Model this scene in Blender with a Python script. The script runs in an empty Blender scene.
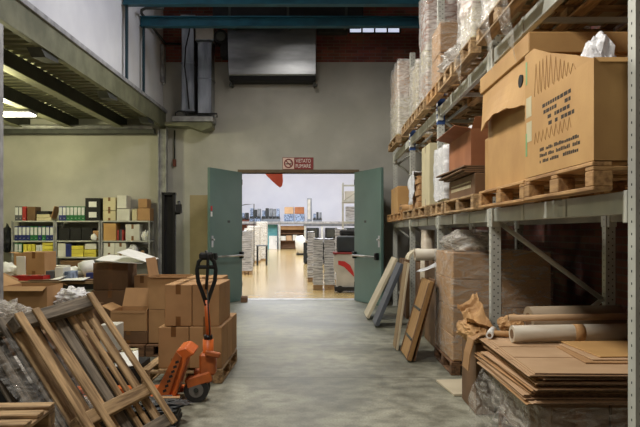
import bpy, bmesh, math, random
from mathutils import Vector, Matrix, noise
random.seed(7)
C = bpy.context.scene.collection
PI = math.pi
F, CX, CY, EYE = 667.0, 322.0, 232.0, 1.55

def at(x, y, Y):
    return Vector(((x - CX) * Y / F, Y, EYE + (CY - y) * Y / F))

def X_(x, Y):
    return (x - CX) * Y / F

def Z_(y, Y):
    return EYE + (CY - y) * Y / F

# ------------------------------------------------------------------ materials
def lin(c):
    return tuple(((v / 255.0) / 12.92 if v / 255.0 <= 0.04045 else ((v / 255.0 + 0.055) / 1.055) ** 2.4) for v in c) + (1.0,)

M = {}
def newmat(name):
    m = bpy.data.materials.new(name); m.use_nodes = True
    nt = m.node_tree
    b = nt.nodes['Principled BSDF']
    M[name] = m
    return m, nt, b

def mat(name, c1, c2=None, rough=.6, metal=0, scale=4.0, stretch=(1, 1, 1), bump=0.0, detail=6, vary=0.0, bscale=None, lo=.35, hi=.65, spec=None):
    m, nt, b = newmat(name)
    N, L = nt.nodes.new, nt.links.new
    c2 = c2 or tuple(v * .85 for v in c1)
    tc = N('ShaderNodeTexCoord'); mp = N('ShaderNodeMapping'); mp.inputs['Scale'].default_value = stretch
    oi = N('ShaderNodeObjectInfo')
    ad = N('ShaderNodeVectorMath'); ad.operation = 'ADD'
    sc = N('ShaderNodeVectorMath'); sc.operation = 'SCALE'; sc.inputs['Scale'].default_value = 17.0
    cb = N('ShaderNodeCombineXYZ')
    L(oi.outputs['Random'], cb.inputs[0]); L(oi.outputs['Random'], cb.inputs[1])
    L(cb.outputs[0], sc.inputs[0])
    L(tc.outputs['Object'], mp.inputs[0]); L(mp.outputs[0], ad.inputs[0]); L(sc.outputs[0], ad.inputs[1])
    nz = N('ShaderNodeTexNoise'); nz.inputs['Scale'].default_value = scale; nz.inputs['Detail'].default_value = detail
    L(ad.outputs[0], nz.inputs['Vector'])
    rp = N('ShaderNodeValToRGB')
    rp.color_ramp.elements[0].position = lo; rp.color_ramp.elements[1].position = hi
    rp.color_ramp.elements[0].color = lin(c2); rp.color_ramp.elements[1].color = lin(c1)
    L(nz.outputs['Fac'], rp.inputs[0])
    out = rp.outputs[0]
    if vary:
        hs = N('ShaderNodeHueSaturation')
        mr = N('ShaderNodeMapRange'); mr.inputs['To Min'].default_value = 1 - vary; mr.inputs['To Max'].default_value = 1 + vary
        L(oi.outputs['Random'], mr.inputs[0]); L(mr.outputs[0], hs.inputs['Value']); L(out, hs.inputs['Color'])
        out = hs.outputs[0]
    L(out, b.inputs['Base Color'])
    b.inputs['Roughness'].default_value = rough; b.inputs['Metallic'].default_value = metal
    if spec is not None: b.inputs['Specular IOR Level'].default_value = spec
    if bump:
        n2 = N('ShaderNodeTexNoise'); n2.inputs['Scale'].default_value = bscale or scale * 3; n2.inputs['Detail'].default_value = 5
        L(ad.outputs[0], n2.inputs['Vector'])
        bp = N('ShaderNodeBump'); bp.inputs['Strength'].default_value = bump; bp.inputs['Distance'].default_value = .02
        L(n2.outputs['Fac'], bp.inputs['Height']); L(bp.outputs[0], b.inputs['Normal'])
    return m

def film(name, a_lo, a_hi, col=(235, 235, 232), scale=5, stretch=(1, 1, 3), rough=.22, bump=.6):
    m, nt, b = newmat(name)
    N, L = nt.nodes.new, nt.links.new
    tc = N('ShaderNodeTexCoord'); mp = N('ShaderNodeMapping'); mp.inputs['Scale'].default_value = stretch
    mp.inputs['Rotation'].default_value = (.3, .5, .2)
    nz = N('ShaderNodeTexNoise'); nz.inputs['Scale'].default_value = scale; nz.inputs['Detail'].default_value = 8; nz.inputs['Distortion'].default_value = 1.5
    L(tc.outputs['Object'], mp.inputs[0]); L(mp.outputs[0], nz.inputs['Vector'])
    mr = N('ShaderNodeMapRange'); mr.inputs['From Min'].default_value = .38; mr.inputs['From Max'].default_value = .66
    mr.inputs['To Min'].default_value = a_lo; mr.inputs['To Max'].default_value = a_hi
    L(nz.outputs['Fac'], mr.inputs[0])
    tr = N('ShaderNodeBsdfTransparent'); mx = N('ShaderNodeMixShader')
    L(mr.outputs[0], mx.inputs[0]); L(tr.outputs[0], mx.inputs[1]); L(b.outputs[0], mx.inputs[2])
    L(mx.outputs[0], nt.nodes['Material Output'].inputs['Surface'])
    b.inputs['Base Color'].default_value = lin(col); b.inputs['Roughness'].default_value = rough
    bp = N('ShaderNodeBump'); bp.inputs['Strength'].default_value = bump; bp.inputs['Distance'].default_value = .03
    L(nz.outputs['Fac'], bp.inputs['Height']); L(bp.outputs[0], b.inputs['Normal'])
    return m

def brickmat(name, axes, c1, c2, mortar):
    m, nt, b = newmat(name)
    N, L = nt.nodes.new, nt.links.new
    tc = N('ShaderNodeTexCoord'); sp = N('ShaderNodeSeparateXYZ'); cb = N('ShaderNodeCombineXYZ')
    L(tc.outputs['Object'], sp.inputs[0])
    L(sp.outputs[axes[0]], cb.inputs[0]); L(sp.outputs[axes[1]], cb.inputs[1])
    br = N('ShaderNodeTexBrick'); br.inputs['Scale'].default_value = 1.0
    br.inputs['Brick Width'].default_value = .27; br.inputs['Row Height'].default_value = .075
    br.inputs['Mortar Size'].default_value = .008
    br.inputs['Color1'].default_value = lin(c1); br.inputs['Color2'].default_value = lin(c2); br.inputs['Mortar'].default_value = lin(mortar)
    L(cb.outputs[0], br.inputs['Vector'])
    nz = N('ShaderNodeTexNoise'); nz.inputs['Scale'].default_value = 2.5; nz.inputs['Detail'].default_value = 8
    L(tc.outputs['Object'], nz.inputs['Vector'])
    mx = N('ShaderNodeMix'); mx.data_type = 'RGBA'; mx.blend_type = 'OVERLAY'; mx.inputs[0].default_value = .6
    L(br.outputs['Color'], mx.inputs[6]); L(nz.outputs['Color'], mx.inputs[7])
    hs = N('ShaderNodeHueSaturation'); hs.inputs['Saturation'].default_value = .9
    L(mx.outputs[2], hs.inputs['Color']); L(hs.outputs[0], b.inputs['Base Color'])
    bp = N('ShaderNodeBump'); bp.inputs['Strength'].default_value = .6; bp.inputs['Distance'].default_value = .01; bp.invert = True
    L(br.outputs['Fac'], bp.inputs['Height']); L(bp.outputs[0], b.inputs['Normal'])
    b.inputs['Roughness'].default_value = .9
    return m

def emit(name, c, s):
    m, nt, b = newmat(name)
    b.inputs['Base Color'].default_value = lin(c); b.inputs['Emission Color'].default_value = lin(c); b.inputs['Emission Strength'].default_value = s
    return m

def floormat():
    m, nt, b = newmat('concrete')
    N, L = nt.nodes.new, nt.links.new
    tc = N('ShaderNodeTexCoord')
    def ns(sc, det, dist=0):
        n = N('ShaderNodeTexNoise'); n.inputs['Scale'].default_value = sc; n.inputs['Detail'].default_value = det; n.inputs['Distortion'].default_value = dist
        L(tc.outputs['Object'], n.inputs['Vector']); return n
    a, c, d = ns(.7, 8, .6), ns(6, 10), ns(60, 3)
    rp = N('ShaderNodeValToRGB'); e = rp.color_ramp.elements
    e[0].position = .3; e[0].color = lin((104, 104, 92)); e[1].position = .68; e[1].color = lin((172, 171, 154))
    L(a.outputs['Fac'], rp.inputs[0])
    r2 = N('ShaderNodeValToRGB'); e = r2.color_ramp.elements
    e[0].position = .33; e[0].color = lin((150, 150, 145)); e[1].position = .62; e[1].color = (1, 1, 1, 1)
    L(c.outputs['Fac'], r2.inputs[0])
    mx = N('ShaderNodeMix'); mx.data_type = 'RGBA'; mx.blend_type = 'MULTIPLY'; mx.inputs[0].default_value = .75
    L(rp.outputs[0], mx.inputs[6]); L(r2.outputs[0], mx.inputs[7])
    r3 = N('ShaderNodeValToRGB'); e = r3.color_ramp.elements
    e[0].position = .3; e[0].color = lin((205, 205, 200)); e[1].position = .6; e[1].color = (1, 1, 1, 1)
    L(d.outputs['Fac'], r3.inputs[0])
    m2 = N('ShaderNodeMix'); m2.data_type = 'RGBA'; m2.blend_type = 'MULTIPLY'; m2.inputs[0].default_value = .8
    L(mx.outputs[2], m2.inputs[6]); L(r3.outputs[0], m2.inputs[7])
    # saw-cut slab joints
    br = N('ShaderNodeTexBrick'); br.offset = 0; br.inputs['Scale'].default_value = 1
    br.inputs['Brick Width'].default_value = 60; br.inputs['Row Height'].default_value = 1.95; br.inputs['Mortar Size'].default_value = .007
    br.inputs['Color1'].default_value = (1, 1, 1, 1); br.inputs['Color2'].default_value = (1, 1, 1, 1); br.inputs['Mortar'].default_value = lin((105, 105, 98))
    mp = N('ShaderNodeMapping'); mp.inputs['Location'].default_value = (30, 1.0, 0)
    L(tc.outputs['Object'], mp.inputs[0]); L(mp.outputs[0], br.inputs['Vector'])
    m3 = N('ShaderNodeMix'); m3.data_type = 'RGBA'; m3.blend_type = 'MULTIPLY'; m3.inputs[0].default_value = .8
    L(m2.outputs[2], m3.inputs[6]); L(br.outputs['Color'], m3.inputs[7])
    L(m3.outputs[2], b.inputs['Base Color'])
    mr = N('ShaderNodeMapRange'); mr.inputs['To Min'].default_value = .34; mr.inputs['To Max'].default_value = .66
    L(c.outputs['Fac'], mr.inputs[0]); L(mr.outputs[0], b.inputs['Roughness'])
    bp = N('ShaderNodeBump'); bp.inputs['Strength'].default_value = .25; bp.inputs['Distance'].default_value = .01
    L(c.outputs['Fac'], bp.inputs['Height']); L(bp.outputs[0], b.inputs['Normal'])

floormat()
mat('plaster', (190, 188, 180), (170, 168, 161), .85, scale=1.2, bump=.15, bscale=40, detail=8)
mat('plaster_white', (222, 222, 222), (205, 205, 207), .85, scale=1.0, bump=.1, bscale=30)
mat('dado', (168, 152, 118), (150, 136, 105), .8, scale=2, bump=.1, bscale=30)
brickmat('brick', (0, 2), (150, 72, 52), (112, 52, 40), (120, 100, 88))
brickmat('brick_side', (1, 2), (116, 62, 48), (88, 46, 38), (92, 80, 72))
mat('ceiling_dark', (60, 62, 66), (48, 50, 54), .9, scale=1)
mat('hall_floor', (198, 172, 118), (180, 154, 100), .16, scale=.8)
mat('hall_wall', (230, 232, 242), (222, 224, 236), .9, scale=.5)
mat('steel_olive', (122, 122, 96), (92, 93, 70), .6, scale=3, bump=.05)
mat('steel_deck', (150, 150, 122), (124, 124, 100), .5, metal=.1, scale=3)
mat('steel_dark', (66, 68, 62), (48, 50, 46), .6, scale=4)
mat('steel_trim', (172, 172, 172), (132, 132, 134), .5, scale=6, metal=.2)
mat('teal_beam', (34, 100, 120), (26, 80, 98), .5, scale=3)
mat('teal_post', (22, 62, 74), (16, 48, 58), .5, scale=3)
mat('rack_grey', (196, 197, 188), (172, 173, 165), .5, scale=3, metal=.05)
mat('rack_plate', (208, 208, 196), (188, 188, 178), .5, scale=5)
mat('hole', (40, 40, 38), (30, 30, 28), .9)
mat('marker_blue', (52, 82, 140), (44, 72, 126), .6)
mat('galv', (176, 180, 186), (120, 124, 130), .34, metal=.85, scale=2.2, stretch=(3, 3, .6))
mat('stainless', (170, 172, 176), (118, 120, 124), .28, metal=1, scale=1.6, stretch=(.5, 1, 2))
mat('black_paint', (20, 20, 22), (13, 13, 14), .5, scale=5)
mat('black_matte', (30, 29, 29), (20, 19, 19), .8, scale=5)
mat('green_door', (94, 121, 114), (86, 112, 106), .5, scale=1.2, detail=3)
mat('door_frame', (112, 92, 66), (92, 76, 56), .6, scale=4)
mat('chrome', (190, 190, 190), (160, 160, 160), .3, metal=.9, scale=3)
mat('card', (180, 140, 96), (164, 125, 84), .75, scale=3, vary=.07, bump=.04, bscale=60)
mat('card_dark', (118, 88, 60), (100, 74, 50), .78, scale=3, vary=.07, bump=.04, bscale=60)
mat('card_gold', (198, 156, 98), (182, 140, 86), .7, scale=2.5, vary=.04, bump=.05, bscale=50)
mat('card_pink', (198, 164, 128), (182, 148, 112), .75, scale=3, vary=.06)
mat('card_inner', (170, 134, 94), (150, 116, 80), .85, scale=5)
mat('card_red', (164, 106, 68), (144, 90, 56), .75, scale=3, vary=.05)
mat('card_edge', (120, 92, 62), (78, 58, 40), .9, scale=60, stretch=(1, 1, .2))
mat('card_white', (222, 220, 210), (206, 203, 192), .7, scale=3, vary=.05)
mat('card_cream', (206, 196, 160), (190, 180, 146), .7, scale=3, vary=.05)
mat('card_yellow', (226, 212, 84), (206, 190, 70), .6, scale=3, vary=.06)
mat('tape', (132, 92, 52), (116, 78, 44), .3, scale=8)
mat('ink', (58, 46, 36), (46, 36, 28), .8)
mat('ink_faint', (158, 120, 72), (148, 110, 66), .8)
mat('paper', (238, 238, 234), (224, 224, 220), .7, scale=4)
mat('kraft', (196, 154, 104), (160, 120, 76), .75, scale=4, bump=.3, bscale=10)
mat('roll_grey', (150, 132, 108), (122, 106, 86), .7, scale=3, stretch=(.4, 2, 2))
mat('roll_white', (214, 206, 190), (176, 160, 138), .5, scale=3, stretch=(.5, 2, 2))
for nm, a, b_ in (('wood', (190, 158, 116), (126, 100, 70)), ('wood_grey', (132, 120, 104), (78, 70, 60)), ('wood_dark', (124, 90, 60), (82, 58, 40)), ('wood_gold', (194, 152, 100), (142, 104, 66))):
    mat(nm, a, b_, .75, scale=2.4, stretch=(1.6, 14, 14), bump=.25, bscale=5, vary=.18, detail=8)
mat('panel_beige', (206, 194, 168), (190, 178, 152), .6, scale=2)
mat('panel_slate', (86, 90, 98), (74, 78, 86), .6, scale=2)
mat('panel_tan', (150, 126, 92), (128, 106, 76), .7, scale=3, stretch=(1, 1, .2))
mat('panel_oak', (170, 132, 84), (140, 106, 64), .6, scale=3, stretch=(6, 6, .6))
mat('orange', (216, 108, 42), (190, 90, 34), .45, scale=6, detail=8)
mat('orange_worn', (196, 104, 46), (150, 80, 40), .5, scale=8)
mat('rubber', (44, 42, 40), (30, 29, 28), .75, scale=8)
mat('wheel_grey', (120, 116, 110), (96, 92, 88), .5, scale=8)
mat('red', (186, 36, 34), (170, 30, 28), .5, scale=6)
mat('sign_red', (132, 26, 24), (120, 22, 20), .5, scale=3)
mat('sign_pale', (226, 196, 184), (214, 184, 172), .5, scale=3)
mat('sign_white', (236, 226, 220), (226, 214, 208), .5)
mat('binder_grey', (96, 98, 104), (80, 82, 88), .5, scale=6)
mat('binder_blue', (44, 56, 120), (36, 46, 102), .5, scale=6)
mat('binder_green', (42, 118, 70), (34, 100, 58), .5, scale=6)
mat('binder_red', (178, 60, 56), (160, 50, 48), .5, scale=6)
mat('binder_spine', (214, 216, 216), (200, 202, 202), .5, scale=10)
mat('tape_green', (130, 176, 122), (118, 164, 110), .5)
mat('teal_panel', (96, 164, 172), (84, 150, 160), .6)
mat('brown_red', (120, 66, 50), (100, 54, 40), .7)
mat('machine_pale', (192, 188, 180), (170, 166, 158), .4, scale=3)
mat('machine_grey', (128, 134, 142), (98, 104, 112), .5, scale=5)
mat('machine_dark', (34, 40, 44), (24, 29, 32), .5, scale=5)
mat('machine_blue', (150, 168, 196), (84, 98, 124), .5, scale=9, lo=.45, hi=.55)
mat('stacked_paper', (206, 208, 212), (140, 142, 146), .7, scale=3, stretch=(1.5, 1.5, 16), lo=.4, hi=.5)
mat('orange_cloth', (206, 92, 66), (190, 78, 54), .7, scale=3)
mat('bag_dark', (40, 42, 44), (24, 25, 26), .5, scale=5)
film('film', .06, .42, col=(226, 220, 210))
film('film_thick', .3, .82, col=(226, 222, 218), scale=6)
film('film_heavy', .3, .9, col=(216, 210, 202), scale=7)
film('film_clear', .0, .24, scale=7, rough=.1, bump=1.0)
film('bag_white', .8, 1.0, col=(236, 236, 238), scale=4)
film('sheet_white', .82, 1.0, col=(232, 234, 238), scale=5)
emit('lamp_glow', (255, 252, 236), 12)
emit('pane_glow', (206, 214, 236), 1.1)
mat('pane_dark', (26, 28, 32), (20, 22, 26), .15)

# ------------------------------------------------------------------ builders
def tag(o, label=None, cat=None, group=None, kind=None):
    if label: o['label'] = label
    if cat: o['category'] = cat
    if group: o['group'] = group
    if kind: o['kind'] = kind
    return o

def link(name, me, parent=None, loc=None, rot=None):
    o = bpy.data.objects.new(name, me); C.objects.link(o)
    if parent is not None: o.parent = parent
    if loc is not None: o.location = loc
    if rot is not None: o.rotation_euler = rot
    return o

def root(name, label, cat, loc=(0, 0, 0), rz=0, group=None, rot=None):
    o = bpy.data.objects.new(name, None); C.objects.link(o)
    o.location = loc; o.rotation_euler = rot or (0, 0, rz)
    o.empty_display_size = .1
    return tag(o, label, cat, group)

_cache = {}
def bx(name, m, c, s, parent=None, rot=None, bev=.004):
    """a bevelled box, its own mesh, centred at c with size s"""
    key = (m, tuple(round(v, 4) for v in s), bev)
    me = _cache.get(key)
    if me is None:
        bm = bmesh.new(); bmesh.ops.create_cube(bm, size=1)
        bmesh.ops.scale(bm, vec=s, verts=bm.verts)
        if bev: bmesh.ops.bevel(bm, geom=list(bm.edges), offset=min(bev, min(s) * .3), segments=1, affect='EDGES', profile=.5)
        me = bpy.data.meshes.new(name); bm.to_mesh(me); bm.free()
        me.materials.append(M[m]); _cache[key] = me
    return link(name, me, parent, c, rot)

def bb(name, m, lo, hi, parent=None, bev=.004):
    lo, hi = Vector(lo), Vector(hi)
    return bx(name, m, (lo + hi) / 2, tuple(hi - lo), parent, None, bev)

class MB:
    def __init__(s): s.v, s.f, s.m = [], [], []
    def add(s, vs, fs, mi=0):
        b = len(s.v); s.v += [Vector(v) for v in vs]; s.f += [tuple(i + b for i in f) for f in fs]; s.m += [mi] * len(fs); return s
    def box(s, lo, hi, mi=0, mx=None):
        x0, y0, z0 = lo; x1, y1, z1 = hi
        vs = [Vector(p) for p in ((x0, y0, z0), (x1, y0, z0), (x1, y1, z0), (x0, y1, z0), (x0, y0, z1), (x1, y0, z1), (x1, y1, z1), (x0, y1, z1))]
        if mx is not None: vs = [mx @ v for v in vs]
        return s.add(vs, [(0, 3, 2, 1), (4, 5, 6, 7), (0, 1, 5, 4), (1, 2, 6, 5), (2, 3, 7, 6), (3, 0, 4, 7)], mi)
    def tube(s, path, r, n=10, mi=0, caps=True, closed=False):
        path = [Vector(p) for p in path]; k = len(path); rings = []
        rs = r if isinstance(r, (list, tuple)) else [r] * k
        ref = None
        for i, p in enumerate(path):
            a = path[(i - 1) % k] if (i or closed) else p
            b = path[(i + 1) % k] if (i < k - 1 or closed) else p
            t = (b - a).normalized()
            if ref is None: ref = Vector((0, 0, 1)) if abs(t.z) < .9 else Vector((1, 0, 0))
            u = t.cross(ref).normalized(); w = u.cross(t).normalized(); ref = w
            rings.append([p + (u * math.cos(q) + w * math.sin(q)) * rs[i] for q in (2 * PI * j / n for j in range(n))])
        vs = [v for g in rings for v in g]; fs = []
        for i in range(k if closed else k - 1):
            a, b = i * n, ((i + 1) % k) * n
            fs += [(a + j, a + (j + 1) % n, b + (j + 1) % n, b + j) for j in range(n)]
        if caps and not closed: fs += [tuple(reversed(range(n))), tuple((k - 1) * n + j for j in range(n))]
        return s.add(vs, fs, mi)
    def prism(s, poly, axis, a, b, mi=0):
        n = len(poly)
        def P(p, t):
            return {'x': (t, p[0], p[1]), 'y': (p[0], t, p[1]), 'z': (p[0], p[1], t)}[axis]
        vs = [P(p, a) for p in poly] + [P(p, b) for p in poly]
        fs = [(i, (i + 1) % n, n + (i + 1) % n, n + i) for i in range(n)] + [tuple(reversed(range(n))), tuple(range(n, 2 * n))]
        return s.add(vs, fs, mi)
    def build(s, name, m, parent=None, loc=None, rot=None, bev=0, smooth=False, solid=0, merge=False):
        me = bpy.data.meshes.new(name); me.from_pydata(s.v, [], s.f)
        for x in (m if isinstance(m, (list, tuple)) else [m]): me.materials.append(M[x])
        me.polygons.foreach_set('material_index', s.m)
        bm = bmesh.new(); bm.from_mesh(me)
        if merge: bmesh.ops.remove_doubles(bm, verts=bm.verts, dist=1e-4)
        bmesh.ops.recalc_face_normals(bm, faces=bm.faces)
        if bev: bmesh.ops.bevel(bm, geom=list(bm.edges), offset=bev, segments=1, affect='EDGES', profile=.5)
        if smooth:
            for f in bm.faces: f.smooth = True
        bm.to_mesh(me); bm.free()
        o = link(name, me, parent, loc, rot)
        if solid:
            md = o.modifiers.new('thickness', 'SOLIDIFY'); md.thickness = solid; md.offset = 0
        return o

def rod(name, m, a, b, r, parent=None, n=14, smooth=True):
    o = MB().tube([a, b], r, n).build(name, m, parent)
    if smooth:
        for p in o.data.polygons: p.use_smooth = len(p.vertices) == 4
    return o

def pipe(name, m, path, r, parent=None, n=10, closed=False):
    o = MB().tube(path, r, n, closed=closed).build(name, m, parent)
    for p in o.data.polygons: p.use_smooth = len(p.vertices) == 4
    return o

def sheet(name, m, p00, p10, p11, p01, nx, ny, amp, seed, parent=None, solid=0.0, freq=4.0, sag=0.0, smooth=True):
    """a cloth, film or paper sheet between four corners, creased by noise"""
    p00, p10, p11, p01 = map(Vector, (p00, p10, p11, p01))
    nrm = (p10 - p00).cross(p01 - p00).normalized()
    b = MB(); vs = []
    for j in range(ny + 1):
        for i in range(nx + 1):
            u, v = i / nx, j / ny
            p = (p00 * (1 - u) + p10 * u) * (1 - v) + (p01 * (1 - u) + p11 * u) * v
            q = p * freq + Vector((seed, seed * 1.7, -seed))
            p = p + nrm * amp * (noise.noise(q) + .5 * noise.noise(q * 2.3)) + Vector((noise.noise(q * .7 + Vector((9, 0, 0))), noise.noise(q * .7 + Vector((0, 9, 0))), 0)) * amp * .6
            p.z -= sag * 4 * u * (1 - u)
            vs.append(p)
    fs = [(j * (nx + 1) + i, j * (nx + 1) + i + 1, (j + 1) * (nx + 1) + i + 1, (j + 1) * (nx + 1) + i) for j in range(ny) for i in range(nx)]
    b.add(vs, fs)
    return b.build(name, m, parent, smooth=smooth, solid=solid)

def blob(name, m, c, r, seed, amp=.35, sub=4, parent=None, zmin=None, freq=3.0, smooth=False):
    """a crumpled bag or paper: a folded, lumpy closed surface"""
    bm = bmesh.new(); bmesh.ops.create_icosphere(bm, subdivisions=sub, radius=1)
    c = Vector(c)
    for v in bm.verts:
        d = v.co.normalized(); q = d * freq + Vector((seed, -seed * .6, seed * 1.3))
        k = 1 + amp * (noise.noise(q) + .6 * abs(noise.noise(q * 2.1)) + .4 * noise.noise(q * 4.3))
        p = Vector((d.x * r[0], d.y * r[1], d.z * r[2])) * k + c
        if zmin is not None: p.z = max(p.z, zmin)
        v.co = p
    me = bpy.data.meshes.new(name)
    if smooth:
        for f in bm.faces: f.smooth = True
    bm.to_mesh(me); bm.free(); me.materials.append(M[m])
    return link(name, me, parent)

def wrapbox(name, m, lo, hi, seed, amp=.03, step=.09, parent=None, bottom=False, freq=5.0, top=True):
    """stretch film round a load: a box skin puckered outwards by noise"""
    lo, hi = Vector(lo), Vector(hi); ctr = (lo + hi) / 2; b = MB()
    def D(p):
        q = p * freq + Vector((seed, seed * .3, -seed)); d = (p - ctr)
        h = Vector((d.x / max(hi.x - lo.x, .01), d.y / max(hi.y - lo.y, .01), d.z / max(hi.z - lo.z, .01)))
        k = noise.noise(q) * .7 + abs(noise.noise(q * 2.2)) * .8
        return p + h.normalized() * amp * (.4 + k)
    faces = [((0, 1, 2), lo.z, False), ((0, 2, 1), lo.y, True), ((0, 2, 1), hi.y, True), ((1, 2, 0), lo.x, True), ((1, 2, 0), hi.x, True), ((0, 1, 2), hi.z, top)]
    faces[0] = ((0, 1, 2), lo.z, bottom)
    for (ax, ay, an), val, on in faces:
        if not on: continue
        nx = max(2, int((hi[ax] - lo[ax]) / step)); ny = max(2, int((hi[ay] - lo[ay]) / step)); vs = []
        for j in range(ny + 1):
            for i in range(nx + 1):
                p = Vector((0, 0, 0)); p[ax] = lo[ax] + (hi[ax] - lo[ax]) * i / nx; p[ay] = lo[ay] + (hi[ay] - lo[ay]) * j / ny; p[an] = val
                vs.append(D(p))
        b.add(vs, [(j * (nx + 1) + i, j * (nx + 1) + i + 1, (j + 1) * (nx + 1) + i + 1, (j + 1) * (nx + 1) + i) for j in range(ny) for i in range(nx)])
    return b.build(name, m, parent, smooth=True, merge=True)

def text(name, body, m, parent, loc, rot, w, h, ext=.001):
    cu = bpy.data.curves.new(name, 'FONT'); cu.body = body; cu.extrude = .01
    t = bpy.data.objects.new(name, cu); C.objects.link(t)
    bpy.context.view_layer.update()
    dg = bpy.context.evaluated_depsgraph_get()
    me = bpy.data.meshes.new_from_object(t.evaluated_get(dg))
    bpy.data.objects.remove(t); bpy.data.curves.remove(cu)
    xs = [v.co.x for v in me.vertices]; ys = [v.co.y for v in me.vertices]
    for v in me.vertices:
        v.co.x = (v.co.x - min(xs)) / (max(xs) - min(xs)) * w; v.co.y = (v.co.y - min(ys)) / (max(ys) - min(ys)) * h; v.co.z *= ext / .01
    me.materials.clear(); me.materials.append(M[m])
    return link(name, me, parent, loc, rot)

def carton(label, x0, x1, y0, y1, z0, z1, m='card', tape='y', rz=0, group=None, name='cardboard_box', tabs=True):
    sx, sy, sz = x1 - x0, y1 - y0, z1 - z0
    r = root(name, label, 'box', ((x0 + x1) / 2, (y0 + y1) / 2, z0), rz, group)
    bx('body', m, (0, 0, sz / 2), (sx, sy, sz), r, bev=.006)
    if tape:
        w = .026; e = .0008; d = min(.1, sz * .28)
        a, c = (sx, sy) if tape == 'y' else (sy, sx); ax = 'x' if tape == 'y' else 'y'; h = c / 2
        prof = [(-h - e, sz - d), (-h, sz - d), (-h, sz), (h, sz), (h, sz - d), (h + e, sz - d), (h + e, sz + e), (-h - e, sz + e)] if tabs else [(-h, sz), (h, sz), (h, sz + e), (-h, sz + e)]
        MB().prism(prof, ax, -w, w).build('tape', 'tape', r)
        if tabs:
            q = [(-h - e, .004), (-h, .004), (-h, d), (-h - e, d)]
            MB().prism(q, ax, -w, w).build('tape', 'tape', r)
    return r

def flap(parent, m, hinge, ang, length, w, t=.006, name='flap', taper=.02):
    """hinge: (centre point, outward direction '+x' etc.); ang from upright, outwards"""
    p, d = hinge; p = Vector(p)
    o = {'+x': Vector((1, 0, 0)), '-x': Vector((-1, 0, 0)), '+y': Vector((0, 1, 0)), '-y': Vector((0, -1, 0))}[d]
    side = Vector((0, 0, 1)).cross(o)
    up = Vector((0, 0, 1)) * math.cos(ang) + o * math.sin(ang); nn = side.cross(up)
    vs = []
    for q in (-.5, .5):
        for (a, l) in ((-w / 2, .001), (w / 2, .001), (w / 2 - taper, length), (-w / 2 + taper, length)):
            vs.append(p + side * a + up * l + nn * (q * t))
    return MB().add(vs, [(0, 1, 2, 3), (7, 6, 5, 4), (0, 4, 5, 1), (1, 5, 6, 2), (2, 6, 7, 3), (3, 7, 4, 0)]).build(name, m, parent)

def open_carton(label, x0, x1, y0, y1, z0, z1, flaps, m='card', inner='card_inner', rz=0, group=None, name='cardboard_box', flen=None):
    sx, sy, sz = x1 - x0, y1 - y0, z1 - z0; t = .007
    r = root(name, label, 'box', ((x0 + x1) / 2, (y0 + y1) / 2, z0), rz, group)
    b = MB(); hx, hy = sx / 2, sy / 2
    b.box((-hx, -hy, 0), (hx, hy, t)).box((-hx, -hy, t), (hx, -hy + t, sz)).box((-hx, hy - t, t), (hx, hy, sz)).box((-hx, -hy + t, t), (-hx + t, hy - t, sz)).box((hx - t, -hy + t, t), (hx, hy - t, sz))
    b.build('body', m, r)
    for d, a in flaps.items():
        L = (flen or {}).get(d) or min(sx, sy) * .48
        h, w = {'+x': ((hx - t / 2, 0, sz), sy), '-x': ((-hx + t / 2, 0, sz), sy), '+y': ((0, hy - t / 2, sz), sx), '-y': ((0, -hy + t / 2, sz), sx)}[d]
        flap(r, m, (h, d), math.radians(a), L, w - .01)
    return r

def pallet(label, loc, L=1.2, W=1.2, rz=0, m='wood', group=None, matrix=None, nd=5, seed=0, name='wooden_pallet'):
    """local x along the deck boards (L), y across (W), 0.144 high"""
    r = root(name, label, 'pallet', loc, rz, group)
    rnd = random.Random(seed + 11)
    bw = .1
    for i in range(nd):
        y = -W / 2 + bw / 2 + (W - bw) * i / (nd - 1)
        bx('deck_board', m, (0, y, .133), (L, bw, .022), r, (0, 0, rnd.uniform(-.006, .006)))
    for x in (-L / 2 + .05, 0, L / 2 - .05):
        bx('cross_board', m, (x, 0, .1105), (W, .1, .022), r, (0, 0, PI / 2))
        for y in (-W / 2 + .05, 0, W / 2 - .05):
            bx('block', m, (x, y, .0605), (.1 if x else .14, .1, .077), r)
    for y in (-W / 2 + .05, 0, W / 2 - .05):
        bx('bottom_board', m, (0, y, .011), (L, .1, .022), r)
    if matrix is not None:
        r.matrix_world = matrix
    return r
# ------------------------------------------------------------------ the setting
WY = 15.2
def st(o): return tag(o, kind='structure')
DX0, DX1, DZ = -1.857, .786, 2.9
st(bb('floor', 'concrete', (-9.6, -3.2, -.2), (3.1, WY + .3, 0), None, 0))
b = MB().box((-9.6, WY, 0), (DX0, WY + .3, 5.42)).box((DX1, WY, 0), (3.1, WY + .3, 5.42)).box((DX0, WY, DZ), (DX1, WY + .3, 5.42))
st(b.build('wall_back', 'plaster'))
WX0, WX1, WZ0, WZ1 = .62, 1.78, 6.06, 6.36
b = MB().box((-9.6, WY, 5.42), (3.1, WY + .3, WZ0)).box((-9.6, WY, WZ1), (3.1, WY + .3, 8.4)).box((-9.6, WY, WZ0), (WX0, WY + .3, WZ1)).box((WX1, WY, WZ0), (3.1, WY + .3, WZ1))
st(b.build('wall_back_brick', 'brick'))
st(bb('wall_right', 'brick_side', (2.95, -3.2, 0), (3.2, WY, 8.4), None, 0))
st(bb('wall_left', 'plaster', (-9.8, -3.2, 0), (-9.6, WY, 8.4), None, 0))
st(bb('wall_front', 'plaster', (-9.6, -3.4, 0), (3.0, -3.2, 8.4), None, 0))
st(bb('ceiling', 'ceiling_dark', (-9.7, -3.3, 8.4), (3.1, WY + .2, 8.6), None, 0))
st(bb('wall_left_upper', 'plaster_white', (-3.78, 2.5, 4.262), (-3.62, WY - .002, 8.38), None, 0))
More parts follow.
